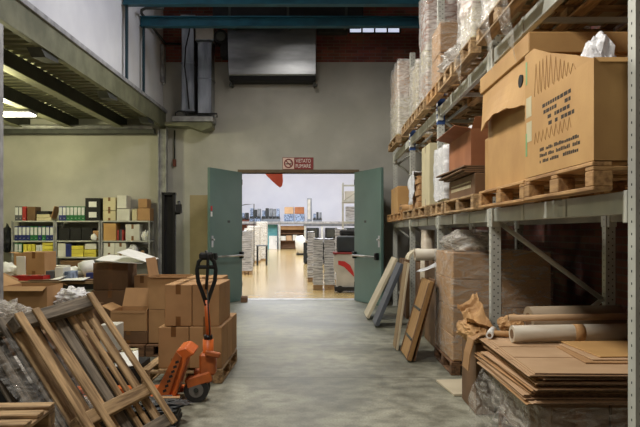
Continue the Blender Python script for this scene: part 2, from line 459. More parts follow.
# clerestory window in the brick band
w = st(bb('window_1', 'steel_dark', (WX0, WY - .03, WZ0), (WX1, WY + .02, WZ0 + .035), None, .003))
bb('frame_bar', 'steel_dark', (WX0, WY - .03, WZ1 - .035), (WX1, WY + .02, WZ1), w)
n = 4
for i in range(n + 1):
    x = WX0 + (WX1 - WX0) * i / n
    bb('frame_bar', 'steel_dark', (x - .018, WY - .03, WZ0 + .03), (x + .018, WY + .02, WZ1 - .03), w)
for i in range(n):
    x0 = WX0 + (WX1 - WX0) * i / n
    bb('pane', 'pane_glow', (x0 + .02, WY + .03, WZ0 + .02), (x0 + (WX1 - WX0) / n - .02, WY + .045, WZ1 - .02), w, .001)
for o in list(w.children): o.location -= w.location
bw = st(bb('lintel', 'steel_dark', (-.12, WY - .26, 6.02), (WX0 - .04, WY - .01, 6.34), None, .01))
# beige lower wall panel left of the door
st(bb('trim_1', 'dado', (-3.01, WY - .012, .0), (DX0 - .09, WY - .001, 2.39), None, .002))
# door frame
f = st(bb('door_frame', 'door_frame', (DX0 - .06, WY - .04, DZ), (DX1 + .06, WY + .3, DZ + .07), None, .004))
for x in (DX0 - .06, DX1):
    o = bb('jamb', 'green_door', (x, WY - .04, 0), (x + .06, WY + .3, DZ - .002)); o.parent = f; o.location -= f.location
st(bb('door_sill', 'steel_trim', (DX0 + .005, WY - .02, 0.0005), (DX1 - .005, WY + .3, .007), None, .002))
# the two green leaves
def leaf(name, hx, fx, fy, s):
    hy = WY - .16
    d = Vector((fx - hx, fy - hy, 0)); Lf = d.length; a = math.atan2(d.y, d.x)
    r = root(name, None, None, (hx, hy, .012), a); st(r)
    bb('panel', 'green_door', (0, -.03, 0), (Lf, .03, DZ - .02), r, .004)
    y = s * .03
    def yb(a_, b_): return (min(y + s * a_, y + s * b_), max(y + s * a_, y + s * b_))
    for x in (.1, Lf - .12):
        y0, y1 = yb(0, .09)
        bb('bar_bracket', 'black_paint', (x - .035, y0, .95), (x + .035, y1, 1.1), r, .01)
    rod('push_bar', 'chrome', (.12, y + s * .1, 1.02), (Lf - .13, y + s * .1, 1.02), .022, r)
    y0, y1 = yb(0, .004)
    bb('name_plate', 'steel_dark', (.52, y0, 1.74), (.62, y1, 1.79), r, .001)
    y0, y1 = yb(0, .004)
    bb('lock_plate', 'chrome', (Lf - .13, y0, 1.22), (Lf - .06, y1, 1.46), r, .001)
    rod('lock_knob', 'chrome', (Lf - .095, y, 1.38), (Lf - .095, y + s * .05, 1.38), .02, r)
    if s > 0:
        bb('red_sticker', 'red', (Lf - .09, y0, 1.98), (Lf - .03, y1, 2.08), r, .001)
        bb('white_sticker', 'paper', (Lf - .09, y0, 1.86), (Lf - .03, y1, 1.96), r, .001)
    for z in (.3, 1.45, 2.6):
        rod('hinge', 'steel_dark', (0, 0, z), (0, 0, z + .12), .034, r)
    return r
leaf('door_1', DX0 + .03, -2.35, 13.83, 1)
leaf('door_2', DX1 - .03, 1.25, 13.82, -1)

# mezzanine on the left
MX = -3.555
me_ = st(bb('mezzanine_slab', 'plaster', (-9.6, 2.5, 4.19), (MX - .03, WY, 4.26), None, 0))
def sub(o, p):
    o.parent = p; o.location -= p.location; return o
b = MB()
pit, y = .24, 2.5
prof = []
while y < WY - .2:
    prof += [(y, 4.185), (y + .08, 4.185), (y + .105, 4.125), (y + .215, 4.125)]
    y += pit
poly = prof + [(prof[-1][0] + .02, 4.188), (2.5, 4.188)]
st(b.prism(poly, 'x', -9.58, MX - .12).build('mezzanine_ceiling', 'steel_deck'))
e = st(bb('mezzanine_beam', 'steel_olive', (MX - .03, 2.5, 3.915), (MX, WY - .01, 4.25), None, .002))
sub(bb('lower_flange', 'steel_olive', (MX - .08, 2.5, 3.9), (MX + .01, WY - .01, 3.915), None, .002), e)
sub(bb('upper_trim', 'steel_trim', (MX - .02, 2.5, 4.25), (MX + .035, WY - .01, 4.32), None, .003), e)
for yy in (8.75, 11.35, 13.9):
    g = MB().prism([(yy - .28, 3.898), (yy + .3, 3.898), (yy + .3, 3.84), (yy - .12, 3.81)], 'x', MX - .2, MX - .02).build('bracket', 'steel_dark')
    sub(g, e)
for i, x in enumerate((-4.45, -5.55, -6.65, -7.75, -8.85)):
    j = st(bb('joist', 'steel_dark', (x - .012, 2.6, 3.86), (x + .012, WY - .02, 4.12), None, .001))
    sub(bb('flange', 'steel_deck', (x - .09, 2.6, 3.845), (x + .09, WY - .02, 3.86), None, .001), j)
st(bb('cross_beam', 'steel_dark', (-9.5, 14.75, 3.73), (MX - .16, 14.9, 3.84), None, .003))
pp = st(rod('trim_2', 'steel_trim', (-9.5, 14.66, 3.88 - .02), (MX - .17, 14.66, 3.88 - .02), .05))
# columns
def column(x, y, top, w=.12):
    c = st(bb('column', 'steel_trim', (x - w / 2, y - .008, 0), (x + w / 2, y + .008, top), None, .001))
    for s in (-1, 1):
        sub(bb('flange', 'steel_trim', (x + s * w / 2 - .01, y - w / 2, 0.002), (x + s * w / 2 + .01, y + w / 2, top), None, .002), c)
    sub(bb('base_plate', 'steel_dark', (x - w / 2 - .04, y - w / 2 - .04, 0), (x + w / 2 + .04, y + w / 2 + .04, .014), None, .002), c)
column(MX - .07, 7.4, 3.862, .11)
column(MX - .02, 14.98, 3.862, .17)

# teal roof beams with their thin posts
for (Y, z0) in ((12.1, 5.66), (13.25, 5.62)):
    t = st(bb('roof_beam', 'teal_beam', (-3.6, Y - .02, z0 + .02), (2.9, Y + .02, z0 + .18), None, .002))
    for z in (z0, z0 + .18):
        sub(bb('flange', 'teal_beam', (-3.6, Y - .08, z), (2.9, Y + .08, z + .02), None, .002), t)
    sub(bb('post', 'teal_post', (MX - .01, Y - .03, 4.322), (MX + .035, Y + .03, z0 - .001), None, .003), t)
# pipe on the upper left wall, turning into the room at its near end
p = pipe('trim_3', 'steel_dark', [(-3.05, 12.85, 5.86), (-3.4, 12.85, 5.86), (-3.5, 12.95, 5.86), (-3.55, 13.1, 5.85), (-3.55, WY - .1, 5.82), (-3.55, WY - .06, 5.82), (-3.2, WY - .06, 5.82)], .028); st(p)
c = st(bb('trim_4', 'steel_trim', (-3.615, 14.9, 4.9), (-3.53, 15.1, 5.75), None, .01))

# ------------------------------------------------------------------ ventilation on the back wall
r = root('ventilation_duct', 'large dark flat duct high on the brick above the stainless hood', 'duct', (-.7, 14.1, 5.96))
bx('duct_body', 'black_matte', (0, 0, .42), (3.1, .8, .84), r, bev=.02)
for x in (-1.2, 0, 1.2):
    bx('duct_flange', 'steel_dark', (x, 0, .42), (.05, .84, .88), r)
for x in (-1.3, 1.3):
    rod('hanger_rod', 'steel_dark', (x, 0, .86), (x, 0, 2.42), .012, r)

r = root('air_curtain_hood', 'wide stainless steel air curtain hood on the wall above the doorway', 'hood', (-1.1, WY, 4.9))
b = MB().prism([(-.02, .1), (-.44, .1), (-.47, .13), (-.62, 1.16), (-.02, 1.16)], 'x', -.97, .97)
b.build('casing', 'stainless', r, bev=.01)
bx('outlet_slot', 'black_matte', (0, -.24, .05), (1.9, .4, .098), r, bev=.01)
for x in (-.93, .93):
    bx('bracket', 'steel_dark', (x, -.2, -.05), (.04, .4, .05), r)
    bx('bracket_foot', 'steel_dark', (x + .02, -.36, -.09), (.1, .07, .04), r)

# ducts left of the hood
def rduct(label, x0, x1, y0, y1, z0, z1):
    r = root('rectangular_duct', label, 'duct', ((x0 + x1) / 2, (y0 + y1) / 2, z0))
    bx('duct_body', 'galv', (0, 0, (z1 - z0) / 2), (x1 - x0, y1 - y0, z1 - z0), r, bev=.012)
    k = max(2, int((z1 - z0) / .75))
    for i in range(k + 1):
        bx('duct_flange', 'galv', (0, 0, .02 + (z1 - z0 - .04) * i / k), (x1 - x0 + .04, y1 - y0 + .03, .025), r)
    return r
d1 = rduct('taller galvanised duct on the wall beside the upper left wall, cable down its front', -3.1, -2.82, 14.72, 15.15, 4.21, 6.35)
pipe('cable', 'black_paint', [(.06, -.23, 2.0), (.03, -.232, 1.75), (-.05, -.232, 1.4), (-.07, -.232, 1.0), (-.02, -.232, .6), (.03, -.232, .05)], .014, d1)
d2 = rduct('shorter galvanised duct below the pale elbow box, next to the hood', -2.74, -2.43, 14.7, 15.12, 4.12, 5.75)
r = root('duct_elbow_box', 'pale sheet metal box topping the shorter duct by the black blower', 'duct box', (-2.585, 14.9, 5.765))
bx('box_body', 'machine_pale', (0, 0, .14), (.4, .46, .27), r, bev=.012)
bx('box_flange', 'galv', (0, 0, .012), (.42, .48, .022), r)
r = root('blower', 'round black blower between the ducts and the stainless hood', 'blower', (-2.23, 14.9, 5.72))
b = MB().tube([(0, -.2, .14), (0, .2, .14)], .15, 28); o = b.build('scroll_housing', 'black_matte', r, bev=.0)
rod('inlet_ring', 'steel_dark', (0, -.225, .14), (0, -.2, .14), .1, r, 24)
bx('outlet', 'black_matte', (.06, 0, -.11), (.16, .3, .36), r, bev=.01)
bx('mounting_arm', 'galv', (0, .23, .14), (.3, .05, .06), r)
r = root('cable_tray', 'pale metal tray running under both galvanised ducts', 'tray', (-2.85, 14.9, 3.9))
bx('tray_body', 'steel_trim', (0, 0, .14), (.9, .5, .12), r, bev=.01)
b = MB().prism([(-.62, .07), (.42, .07), (.42, -.04), (.2, -.12), (-.1, -.02), (-.62, 0)], 'y', -.22, .22).build('duct_shoe', 'steel_olive', r)
pipe('conduit_loop', 'black_paint', [(-.36, -.28, .2), (-.36, -.28, .26), (-.3, -.28, .3), (-.2, -.28, .3), (-.14, -.28, .27), (-.12, -.28, .2)], .014, r)
pipe('pipe_stub', 'black_paint', [(.1, -.29, .24), (.55, -.29, .24), (.55, -.29, .16)], .018, r)
r = root('wall_conduit', 'thin vertical conduit ending in a small switch box beside the column', 'conduit', (X_(174.5, 15.15), 15.15, 0))
rod('conduit_pipe', 'steel_dark', (0, 0, 3.2), (0, 0, 3.86), .018, r)
bx('switch_box', 'brown_red', (0, 0, 3.12), (.07, .07, .16), r)

# no smoking sign
r = root('no_smoking_sign', 'red and white no smoking sign on the wall above the doorway', 'sign', (-.547, WY - .008, 3.111))
bx('backing', 'sign_red', (0, 0, 0), (.706, .012, .274), r, bev=.002)
bx('pictogram_panel', 'sign_pale', (-.215, -.0075, 0), (.256, .004, .254), r, bev=.001)
b = MB(); ring = [(math.cos(t) * .092, 0, math.sin(t) * .092) for t in (2 * PI * k / 32 for k in range(32))]
b.tube(ring, .013, 8, closed=True)
k = math.sqrt(.5) * .09
b.tube([(-k, 0, k), (k, 0, -k)], .011, 8)
b.build('prohibition_ring', 'sign_red', r, (-.215, -.011, 0))
b = MB().box((-.07, -.003, -.022), (.05, .0, .0)).box((.05, -.003, -.022), (.072, .0, .0)).tube([(.06, -.002, .012), (.066, -.002, .03), (.05, -.002, .045), (.056, -.002, .062)], .006, 6)
b.build('cigarette', 'ink', r, (-.215, -.01, 0))
text('lettering', 'VIETATO', 'sign_white', r, (-.05, -.0075, .018), (PI / 2, 0, 0), .34, .085)
text('lettering', 'FUMARE', 'sign_white', r, (-.05, -.0075, -.1), (PI / 2, 0, 0), .34, .085)

# fluorescent fitting under the mezzanine
r = root('ceiling_light', 'bright fluorescent light fitting under the mezzanine deck', 'lamp', (-6.1, 12.6, 3.78))
bx('housing', 'steel_trim', (0, 0, .03), (1.3, .36, .05), r)
bx('diffuser', 'lamp_glow', (0, 0, -.012), (1.26, .32, .03), r)
for x in (-.5, .5): rod('hanger', 'steel_dark', (x, 0, .055), (x, 0, .34), .008, r)

# small dark wedge on the floor at the left leaf
r = MB().prism([(-.1, 0), (.1, 0), (.1, .1), (.03, .14), (-.06, .1)], 'x', -.07, .07).build('door_wedge', 'wood_dark', None, (-1.72, 14.75, 0), bev=.006)
tag(r, 'small dark block on the floor by the left green door leaf', 'door stop')

# ------------------------------------------------------------------ the hall beyond the doorway
st(bb('floor_hall', 'hall_floor', (-16, WY + .3, -.2), (9, 66, 0), None, 0))
st(bb('wall_hall_far', 'hall_wall', (-16, 66, 0), (9, 66.3, 11), None, 0))
st(bb('wall_hall_left', 'hall_wall', (-16.3, WY + .3, 0), (-16, 66, 11), None, 0))
st(bb('wall_hall_right', 'hall_wall', (9, WY + .3, 0), (9.3, 66, 11), None, 0))
st(bb('ceiling_hall', 'hall_wall', (-16, WY + .3, 11), (9, 66, 11.2), None, 0))
# storage gallery on the far side of the hall
GY = 60.0
def hx(px, Y=GY): return X_(px, Y)
r = st(bb('gallery_beam', 'steel_trim', (-12, GY - .1, 2.3), (3.5, GY + 4, 2.5), None, .01))
for px in (262, 279.5, 305, 322):
    sub(bb('post', 'rack_grey', (hx(px) - .08, GY, 0), (hx(px) + .08, GY + .16, 2.298), None, .005), r)
o = bb('brown_cupboard', 'brown_red', (hx(238), GY + 1, 0), (hx(261), GY + 1.5, 2.25)); tag(o, 'brown red partition under the far gallery behind the white stacks', 'cupboard')
tag(o, kind='thing')
r = root('teal_locker', 'teal locker with a white lower door under the far gallery', 'locker', (hx(270.5), GY + .7, 0))
bx('body', 'teal_panel', (0, .3, 1.12), (1.15, .5, 2.24), r); bx('lower_door', 'paper', (.18, .03, .6), (.75, .04, 1.2), r); bx('door_handle', 'steel_dark', (.46, 0, .7), (.03, .03, .15), r)
r = root('storage_cabinet', 'open brown storage cabinet with shelves at the end of the hall', 'cabinet', (hx(292), GY + .5, 0))
for s in (-1, 1): bx('side_panel', 'brown_red', (s * 1.2, .3, 1.0), (.08, .6, 2.0), r)
bx('back_panel', 'wood_dark', (0, .6, 1.0), (2.4, .05, 2.0), r)
for z in (.08, .75, 1.4): bx('shelf', 'wood_dark', (0, .3, z), (2.32, .55, .06), r)
bx('top_panel', 'card', (0, .28, 1.93), (2.5, .66, .34), r)
for i, (dx, w, h, m_, lab) in enumerate(((-.85, .5, .4, 'card_white', 'pale box on the cabinet shelf, at the left end'), (-.3, .5, .45, 'card_pink', 'pinkish box on the middle of the cabinet shelf'), (.25, .4, .5, 'card_white', 'pale box right of the pinkish one on the cabinet shelf'))):
    o = bx('storage_box', m_, (hx(292) + dx, GY + .75, .785 + h / 2), (w, .4, h)); tag(o, lab, 'box')
# things up on the gallery
def lump(name, label, cat, x0, x1, ytop, m_, parts, Y=GY + .6, zb=2.5):
    h = Z_(ytop, Y) - zb
    r = root(name, label, cat, ((X_(x0, Y) + X_(x1, Y)) / 2, Y, zb)); W = X_(x1, Y) - X_(x0, Y)
    rnd = random.Random(len(label))
    bx('base', m_, (0, 0, h * .16), (W, .8, h * .3), r)
    for i in range(parts):
        hh = h * rnd.uniform(.45, .67)
        bx('unit', ('machine_blue', 'machine_dark', 'machine_grey', m_)[i % 4], (-W / 2 + W * (i + .5) / parts, rnd.uniform(-.1, .1), h * .32 + hh / 2), (W / parts * .8, .6, hh), r)
        rod('roller', 'machine_dark', (-W / 2 + W * (i + .1) / parts, -.42, h * .3), (-W / 2 + W * (i + .9) / parts, -.42, h * .3), .1, r)
    return r
lump('machine_part', 'grey and brown machine part at the left end of the gallery', 'machine', 241, 249, 212, 'brown_red', 2)
lump('machine_part', 'blue white machine part second from the gallery left end', 'machine', 250, 261, 208, 'machine_blue', 3)
lump('machine_part', 'dark blue rollers machine part in the middle of the gallery', 'machine', 262, 280, 208, 'machine_grey', 5)
for i, (x0, x1, y1, y0, m_, lab) in enumerate(((284, 294.5, 214, 221.41, 'machine_blue', 'pale blue crate under the red brown boxes on the gallery'), (295, 305, 214, 221.41, 'machine_blue', 'pale blue crate on the gallery beside the grey tower'), (284.5, 294, 207, 213.8, 'card_pink', 'red brown carton on the left pale crate on the gallery'), (294.5, 304.5, 207, 213.8, 'card_red', 'red brown carton on the right pale crate on the gallery'))):
    Y = GY + .6
    o = bb('crate' if i < 2 else 'storage_box', m_, (X_(x0, Y), Y, Z_(y0, Y)), (X_(x1, Y) - .05, Y + .9, Z_(y1, Y))); tag(o, lab, 'box')
r = root('control_tower', 'tall grey control tower standing on the far gallery', 'machine', (X_(309.5, GY), GY + .6, 2.5))
bx('body', 'machine_grey', (0, 0, 1.05), (.42, .6, 2.1), r); bx('front_panel', 'machine_pale', (-.05, -.31, 1.1), (.25, .03, 1.8), r)
r = lump('machine_part', 'pinkish machine part right of the grey tower on the gallery', 'machine', 313, 322, 212, 'machine_grey', 3)
# long printing press
r = root('printing_press', 'long dark printing press behind the paper stacks in the hall', 'press', (.9, 33, 0))
bx('bed', 'machine_dark', (0, 0, .55), (3.6, 1.4, 1.0), r, bev=.03)
for i in range(4):
    bx('print_tower', 'machine_dark', (-1.35 + .9 * i, 0, 1.4), (.6, 1.3, .72), r, bev=.03)
    bx('tower_panel', 'steel_dark', (-1.35 + .9 * i, -.66, 1.5), (.4, .03, .35), r)
    rod('cylinder', 'chrome', (-1.7 + .9 * i, -.72, 1.1), (-1.0 + .9 * i, -.72, 1.1), .07, r)
bx('top_rail', 'machine_grey', (0, -.5, 1.88), (3.6, .1, .1), r)
for x in (-1.6, 0, 1.6): bx('foot', 'black_paint', (x, 0, .025), (.3, 1.2, .05), r)
# paper stacks on pallets
def pstack(label, x, y, w, h, d=.6, seed=0):
    r = root('paper_stack', label, 'paper stack', (x, y, .135), 0)
    rnd = random.Random(seed); z = .0
    b = MB()
    while z < h - .12:
        t = rnd.uniform(.05, .1); q = rnd.uniform(-.012, .012)
        b.box((-w / 2 + q, -d / 2 + q, z), (w / 2 + q, d / 2 + q, z + t - .012)); z += t
    b.build('paper_block', 'stacked_paper', r)
    bx('spacer_core', 'machine_grey', (0, 0, z / 2), (w * .9, d * .9, z - .01), r)
    sheet('top_sheet', 'sheet_white', (-w / 2, -d / 2, z + .02), (w / 2, -d / 2, z + .02), (w / 2, d / 2, z + .02), (-w / 2, d / 2, z + .02), 6, 6, .03, seed, r, solid=.003)
    p = root('small_pallet', label.replace('stack of printed sheets', 'low pallet under the stack of printed sheets').replace('stack of paper', 'low pallet under the stack of paper'), 'pallet', (x, y, 0))
    for k in range(4): bx('deck_board', 'wood', (0, -d / 2 + .06 + (d - .12) * k / 3, .115), (w, .1, .03), p)
    for k in (-1, 0, 1): bx('runner', 'wood', (k * (w / 2 - .05), 0, .05), (.09, d, .1), p)
pstack('tall banded stack of printed sheets at the front of the hall', X_(318, 18.1), 18.1, .27, 1.32, .5, 1)
pstack('banded stack of printed sheets beside the floor scrubber', X_(329.3, 18.1), 18.1, .28, 1.28, .5, 2)
pstack('narrow stack of printed sheets behind the front ones', X_(311, 21), 21, .22, 1.45, .5, 3)
pstack('stack of printed sheets behind the floor scrubber', X_(341, 20), 20, .34, 1.6, .6, 4)
pstack('grey stack of paper left of the white wrapped stacks', X_(247.5, 24.6), 24.6, .34, 1.5, .6, 5)
# floor scrubber
r = root('floor_scrubber', 'pale ride-on floor scrubber with red curve beside the paper stacks', 'scrubber', (X_(336, 17.3), 17.3, 0))
b = MB().prism([(.0, .12), (.02, .5), (-.06, .62), (-.06, .95), (.1, 1.02), (.62, 1.0), (.66, .6), (.66, .12)], 'y', -.28, .32); b.build('body', 'machine_pale', r, bev=.015)
bx('red_band', 'sign_red', (.22, 0, 1.01), (.6, .64, .05), r)
sw = [(.05, .82), (.22, .8), (.36, .7), (.44, .52), (.46, .4), (.34, .52), (.2, .66), (.05, .72)]
MB().prism(sw, 'y', -.285, -.279).build('red_curve', 'red', r)
bx('tank', 'machine_dark', (.32, .05, 1.24), (.6, .5, .42), r, bev=.03)
bx('seat', 'black_matte', (.3, .1, 1.53), (.4, .4, .14), r, bev=.03)
bx('skirt', 'black_paint', (.32, 0, .1), (.72, .66, .1), r)
for x in (.1, .55): rod('wheel', 'rubber', (x, -.3, .09), (x, -.22, .09), .09, r)
# wire rack at right
r = root('steel_rack', 'tall grey steel rack of boxes on the right of the hall', 'rack', (X_(352, 24), 24, 0))
for x in (-.33, .5):
    for y in (-.3, .3): bx('upright', 'rack_grey', (x, y, 1.65), (.05, .05, 3.3), r)
for z in (1.9, 2.62): bx('shelf', 'rack_grey', (.085, 0, z), (.9, .66, .05), r)
for z in (1.0, 3.2): bx('beam', 'rack_grey', (.085, -.3, z), (.8, .04, .06), r)
rod('brace', 'rack_grey', (-.33, -.33, 2.65), (.5, -.33, 3.2), .015, r)
for i, (dx, z, w, h, lab) in enumerate(((-.08, 1.928, .3, .26, 'lower grey parcel on the lower shelf of the steel rack'), (-.08, 2.195, .3, .26, 'upper grey parcel on the lower shelf of the steel rack'), (.3, 1.928, .36, .5, 'white parcel at the right of the steel rack lower shelf'), (.08, 2.648, .7, .36, 'wide white parcel on the upper shelf of the steel rack'))):
    o = bx('parcel', 'stacked_paper' if i < 2 else 'card_white', (X_(352, 24) + dx, 24, z + h / 2), (w, .45, h)); tag(o, lab, 'parcel')
# white wrapped stacks at left and a small table
for i, (px, y, w, h, lab) in enumerate(((254, 34, .62, 1.75, 'white wrapped stack nearest the small table in the hall'), (262, 36.5, .55, 2.0, 'taller white wrapped stack standing farther back in the hall'), (249.5, 31, .4, 1.6, 'narrow white wrapped stack beside the grey paper stack'))):
    r = root('wrapped_stack', lab, 'wrapped stack', (X_(px, y), y, 0))
    bx('load', 'paper', (0, 0, h / 2 + .1), (w, .7, h), r, bev=.03)
    wrapbox('stretch_film', 'film', (-w / 2 - .01, -.36, .12), (w / 2 + .01, .36, h + .12), i + 1, .02, .1, r)
    bx('skid', 'wood', (0, 0, .05), (w, .7, .09), r)
r = root('side_table', 'small grey table in front of the white wrapped stacks', 'table', (X_(262, 31), 31, 0))
bx('tabletop', 'machine_grey', (0, 0, .92), (.5, .5, .06), r)
for x in (-.21, .21):
    for y in (-.2, .2): bx('leg', 'machine_dark', (x, y, .445), (.05, .05, .89), r)
r = root('white_bin', 'white sack trolley on the hall floor before the cabinet', 'bin', (X_(301, 45), 45, 0))
MB().tube([(0, 0, .12), (0, 0, .6), (-.04, 0, 1.0), (-.1, 0, 1.3)], [.3, .38, .36, .2], 16).build('sack', 'paper', r, smooth=True)
bx('trolley_base', 'black_paint', (0, 0, .06), (.6, .6, .1), r); rod('trolley_handle', 'black_paint', (.34, 0, .1), (.5, 0, 1.1), .03, r)
# orange hanging cloth just behind the lintel
b = MB(); pts = []
Y = 17.5
prof = [(262, 170), (267, 176), (272, 181), (277, 185.5), (280, 187.5), (282, 186), (283, 181), (282.5, 174), (282, 168)]
top = Z_(150, Y)
poly = [(X_(a, Y), Z_(c, Y)) for a, c in prof] + [(X_(282, Y), top), (X_(256, Y), top), (X_(258, Y), Z_(164, Y))]
o = MB().prism(poly, 'y', Y, Y + .03).build('hanging_banner', 'orange_cloth', bev=.004); tag(o, 'orange pointed cloth hanging at the top of the doorway', 'banner')
for px in (258, 280): rod('cord', 'steel_dark', (X_(px, Y), Y + .015, top - .002), (X_(px, Y), Y + .015, 10.995), .008, o)
o = pipe('wire_sign_arm', 'steel_dark', [(X_(238, 30), 30, Z_(206, 30)), (X_(246, 30), 30, Z_(204.5, 30)), (X_(254, 30), 30, Z_(204, 30)), (X_(254, 30), 30, 0)], .02); tag(o, 'thin bent wire arm above the white stacks in the hall', 'wire arm')
# ------------------------------------------------------------------ pallet rack on the right
RX, RD = 1.5, 1.1
YS = [3.19, 5.91, 8.62, 11.33, 14.04]
LB, LT, UB, UT = 1.64, 1.755, 3.035, 3.165
rk = root('pallet_rack', 'long grey steel pallet rack along the right wall', 'pallet rack', (RX, 3.19, 0))
def upright_mesh(h):
    b = MB(); b.box((0, 0, 0), (.085, .08, h))
    z = .08; k = 0
    while z < h - .05:
        for x in (.025, .06):
            zz = z + (.03 if x > .05 else 0)
            b.box((x - .005, -.0012, zz - .006), (x + .005, 0, zz + .006), 1)
        b.box((-.0012, .036, z + .014), (0, .044, z + .026), 1)
        z += .06
    return b
ume = None
for i, y in enumerate(YS):
    for x in (0, RD - .085):
        if ume is None:
            o = upright_mesh(4.6).build('upright', ['rack_grey', 'hole'], rk, (x, y - 3.19, 0)); ume = o.data
        else:
            o = link('upright', ume, rk, (x, y - 3.19, 0))
        bx('foot_plate', 'rack_grey', (.043, .04, .004), (.13, .13, .008), o)
    yy = y - 3.19 + .04
    zs = [.25, .95, 1.62, 2.3, 2.98, 3.66, 4.3]
    for k in range(len(zs) - 1):
        a, b_ = (.1, zs[k]), (RD - .1, zs[k + 1])
        if k % 2: a, b_ = (.1, zs[k + 1]), (RD - .1, zs[k])
        rod('brace', 'rack_grey', (a[0], yy, a[1]), (b_[0], yy, b_[1]), .022, rk, 8)
    if i in (2, 3):
        o = bb('marker_sleeve', 'marker_blue', (-.004, yy - .046, 2.94), (.089, yy - .0405, 3.34), rk, .001); tag(o, 'blue marker')
        o = bb('marker_sleeve', 'marker_blue', (-.006, yy - .0405, 2.94), (-.001, yy + .042, 3.34), rk, .001); tag(o, 'blue marker')
        for zz in (3.0, 3.1, 3.2): bx('white_band', 'paper', (-.0035 - rk.location.x * 0, yy, zz), (.008, .088, .035), rk, bev=.001)
for i in range(4):
    y0, y1 = YS[i] + .082 - 3.19, YS[i + 1] - .002 - 3.19
    for (z0, z1) in ((LB, LT), (UB, UT)):
        for x in (.01, RD - .06):
            bm_ = bb('beam', 'rack_grey', (x, y0 + .02, z0), (x + .05, y1 - .02, z1), rk, .004)
            for s in (y0 + .001, y1 - .047):
                bb('beam_connector', 'rack_plate', (x - .016, s, z0 - .045), (x + .052, s + .046, z1), rk, .003)
        for t in (.33, .66):
            y = y0 + (y1 - y0) * t
            bb('cross_support', 'rack_grey', (.06, y - .02, z1 - .045), (RD - .06, y + .02, z1 - .003), rk, .003)
            bb('support_clip', 'rack_plate', (.003, y - .025, z0 + .001), (.009, y + .025, z1 - .002), rk, .001)

# pallets on the beams: (level z, y0, y1, what is said of it)
def rpal(z, y0, y1, label, m='wood', seed=0, x0=1.36, x1=2.49):
    return pallet(label, ((x0 + x1) / 2, (y0 + y1) / 2, z + .001), y1 - y0, x1 - x0, PI / 2, m, 'pallets on the rack beams', None, 5, seed)
LP = LT + .147; UP = UT + .147
rpal(LT, 3.3, 4.42, 'wooden pallet under the printed brown carton at the near end of the rack', 'wood_gold', 1, 1.34)
rpal(LT, 4.5, 5.8, 'wooden pallet under the tall lidded carton on the lower beam', 'wood_gold', 2, 1.36)
rpal(LT, 6.1, 7.55, 'wooden pallet under the open red brown carton on the lower beam', 'wood', 3, 1.38)
rpal(LT, 7.65, 8.5, 'wooden pallet under the white wrapped bundle on the lower beam', 'wood', 4, 1.38)
rpal(LT, 8.78, 9.95, 'wooden pallet under the tall cream carton on the lower beam', 'wood', 5, 1.36)
rpal(LT, 10.02, 11.22, 'wooden pallet under the white draped sheet on the lower beam', 'wood', 6, 1.36)
rpal(LT, 11.5, 12.65, 'wooden pallet under the far light brown carton on the lower beam', 'wood_gold', 7, 1.36)
rpal(LT, 12.75, 13.95, 'wooden pallet at the far end of the lower rack beam', 'wood_gold', 8, 1.36)
rpal(UT, 4.5, 5.8, 'wooden pallet under the nearest wrapped load up on the rack', 'wood', 9, 1.34)
rpal(UT, 6.02, 6.78, 'wooden pallet under the second wrapped load up on the rack', 'wood', 10, 1.34)
rpal(UT, 6.9, 7.72, 'wooden pallet carrying only loose film up on the rack', 'wood', 11, 1.34)
rpal(UT, 7.84, 8.58, 'wooden pallet under the wrapped double carton stack up on the rack', 'wood_gold', 12, 1.34)
rpal(UT, 8.78, 9.52, 'wooden pallet under the tallest wrapped load up on the rack', 'wood', 13, 1.34)
rpal(UT, 9.62, 10.4, 'wooden pallet under the low hazy wrapped load up on the rack', 'wood', 14, 1.34)
rpal(UT, 10.5, 11.25, 'wooden pallet without a load up on the rack beam', 'wood', 15, 1.34)
rpal(UT, 12.05, 13.5, 'wooden pallet under the farthest wrapped load up on the rack', 'wood', 16, 1.34)

# printed carton, nearest on the lower beam
x0, x1, y0, y1, z0 = 1.345, 2.45, 3.3, 4.42, LP + .003
H = .51
r = open_carton('big brown carton printed on its side at the near end of the rack', x0, x1, y0, y1, z0, z0 + H, {'+x': 100, '-y': 150}, 'card_gold', flen={'-y': .03, '+x': .2})
hx_, hy_ = (x1 - x0) / 2, (y1 - y0) / 2
# aisle-side flap standing up, its outer edge torn
t = .007
prof = [(-hy_ + .02, H), (hy_, H), (hy_, H + .3), (hy_ - .18, H + .3), (.1, H + .2), (-.3, H + .08)]
MB().prism(prof, 'x', -hx_, -hx_ + t).build('flap', 'card_gold', r)
# printing on the aisle side: local -x face, y runs away from the camera
rnd = random.Random(5); b = MB(); e = -hx_ - .0008
def mark(ya, yb, za, zb): b.box((e, min(ya, yb), za), (-hx_, max(ya, yb), zb))
for row in range(3):
    y = hy_ - .3; z = .14 - row * .036
    while y > -hy_ + .2:
        wd = rnd.uniform(.012, .03)
        if rnd.random() < .84: mark(y, y - wd, z, z + rnd.uniform(.014, .022))
        y -= wd + .006
for row in range(4):
    y = hy_ - .35 - row * .02; z = .4 - row * .04
    while y > -hy_ + .32 - row * .01:
        wd = rnd.uniform(.025, .06)
        if rnd.random() < .8: mark(y, y - wd, z, z + .022)
        y -= wd + .01
bf = MB()
def stroke(ya, za, yb, zb): bf.tube([(-hx_ - .0004, ya, za), (-hx_ - .0004, yb, zb)], .0026, 4)
for base, hh in ((.5, .2), (.2, .07)):
    y = hy_ - .2
    while y > -hy_ + .3:
        w_ = rnd.uniform(.05, .09); top = min(base + hh, H + .2 + (y - .1) * .4 - .02 if base > .4 else 9)
        if top > base + .03:
            stroke(y, base, y - w_ * .4, top); stroke(y - w_ * .4, top, y - w_ * .8, base + .01)
        y -= w_
b.build('printed_lettering', 'ink', r); bf.build('printed_outline', 'ink_faint', r)
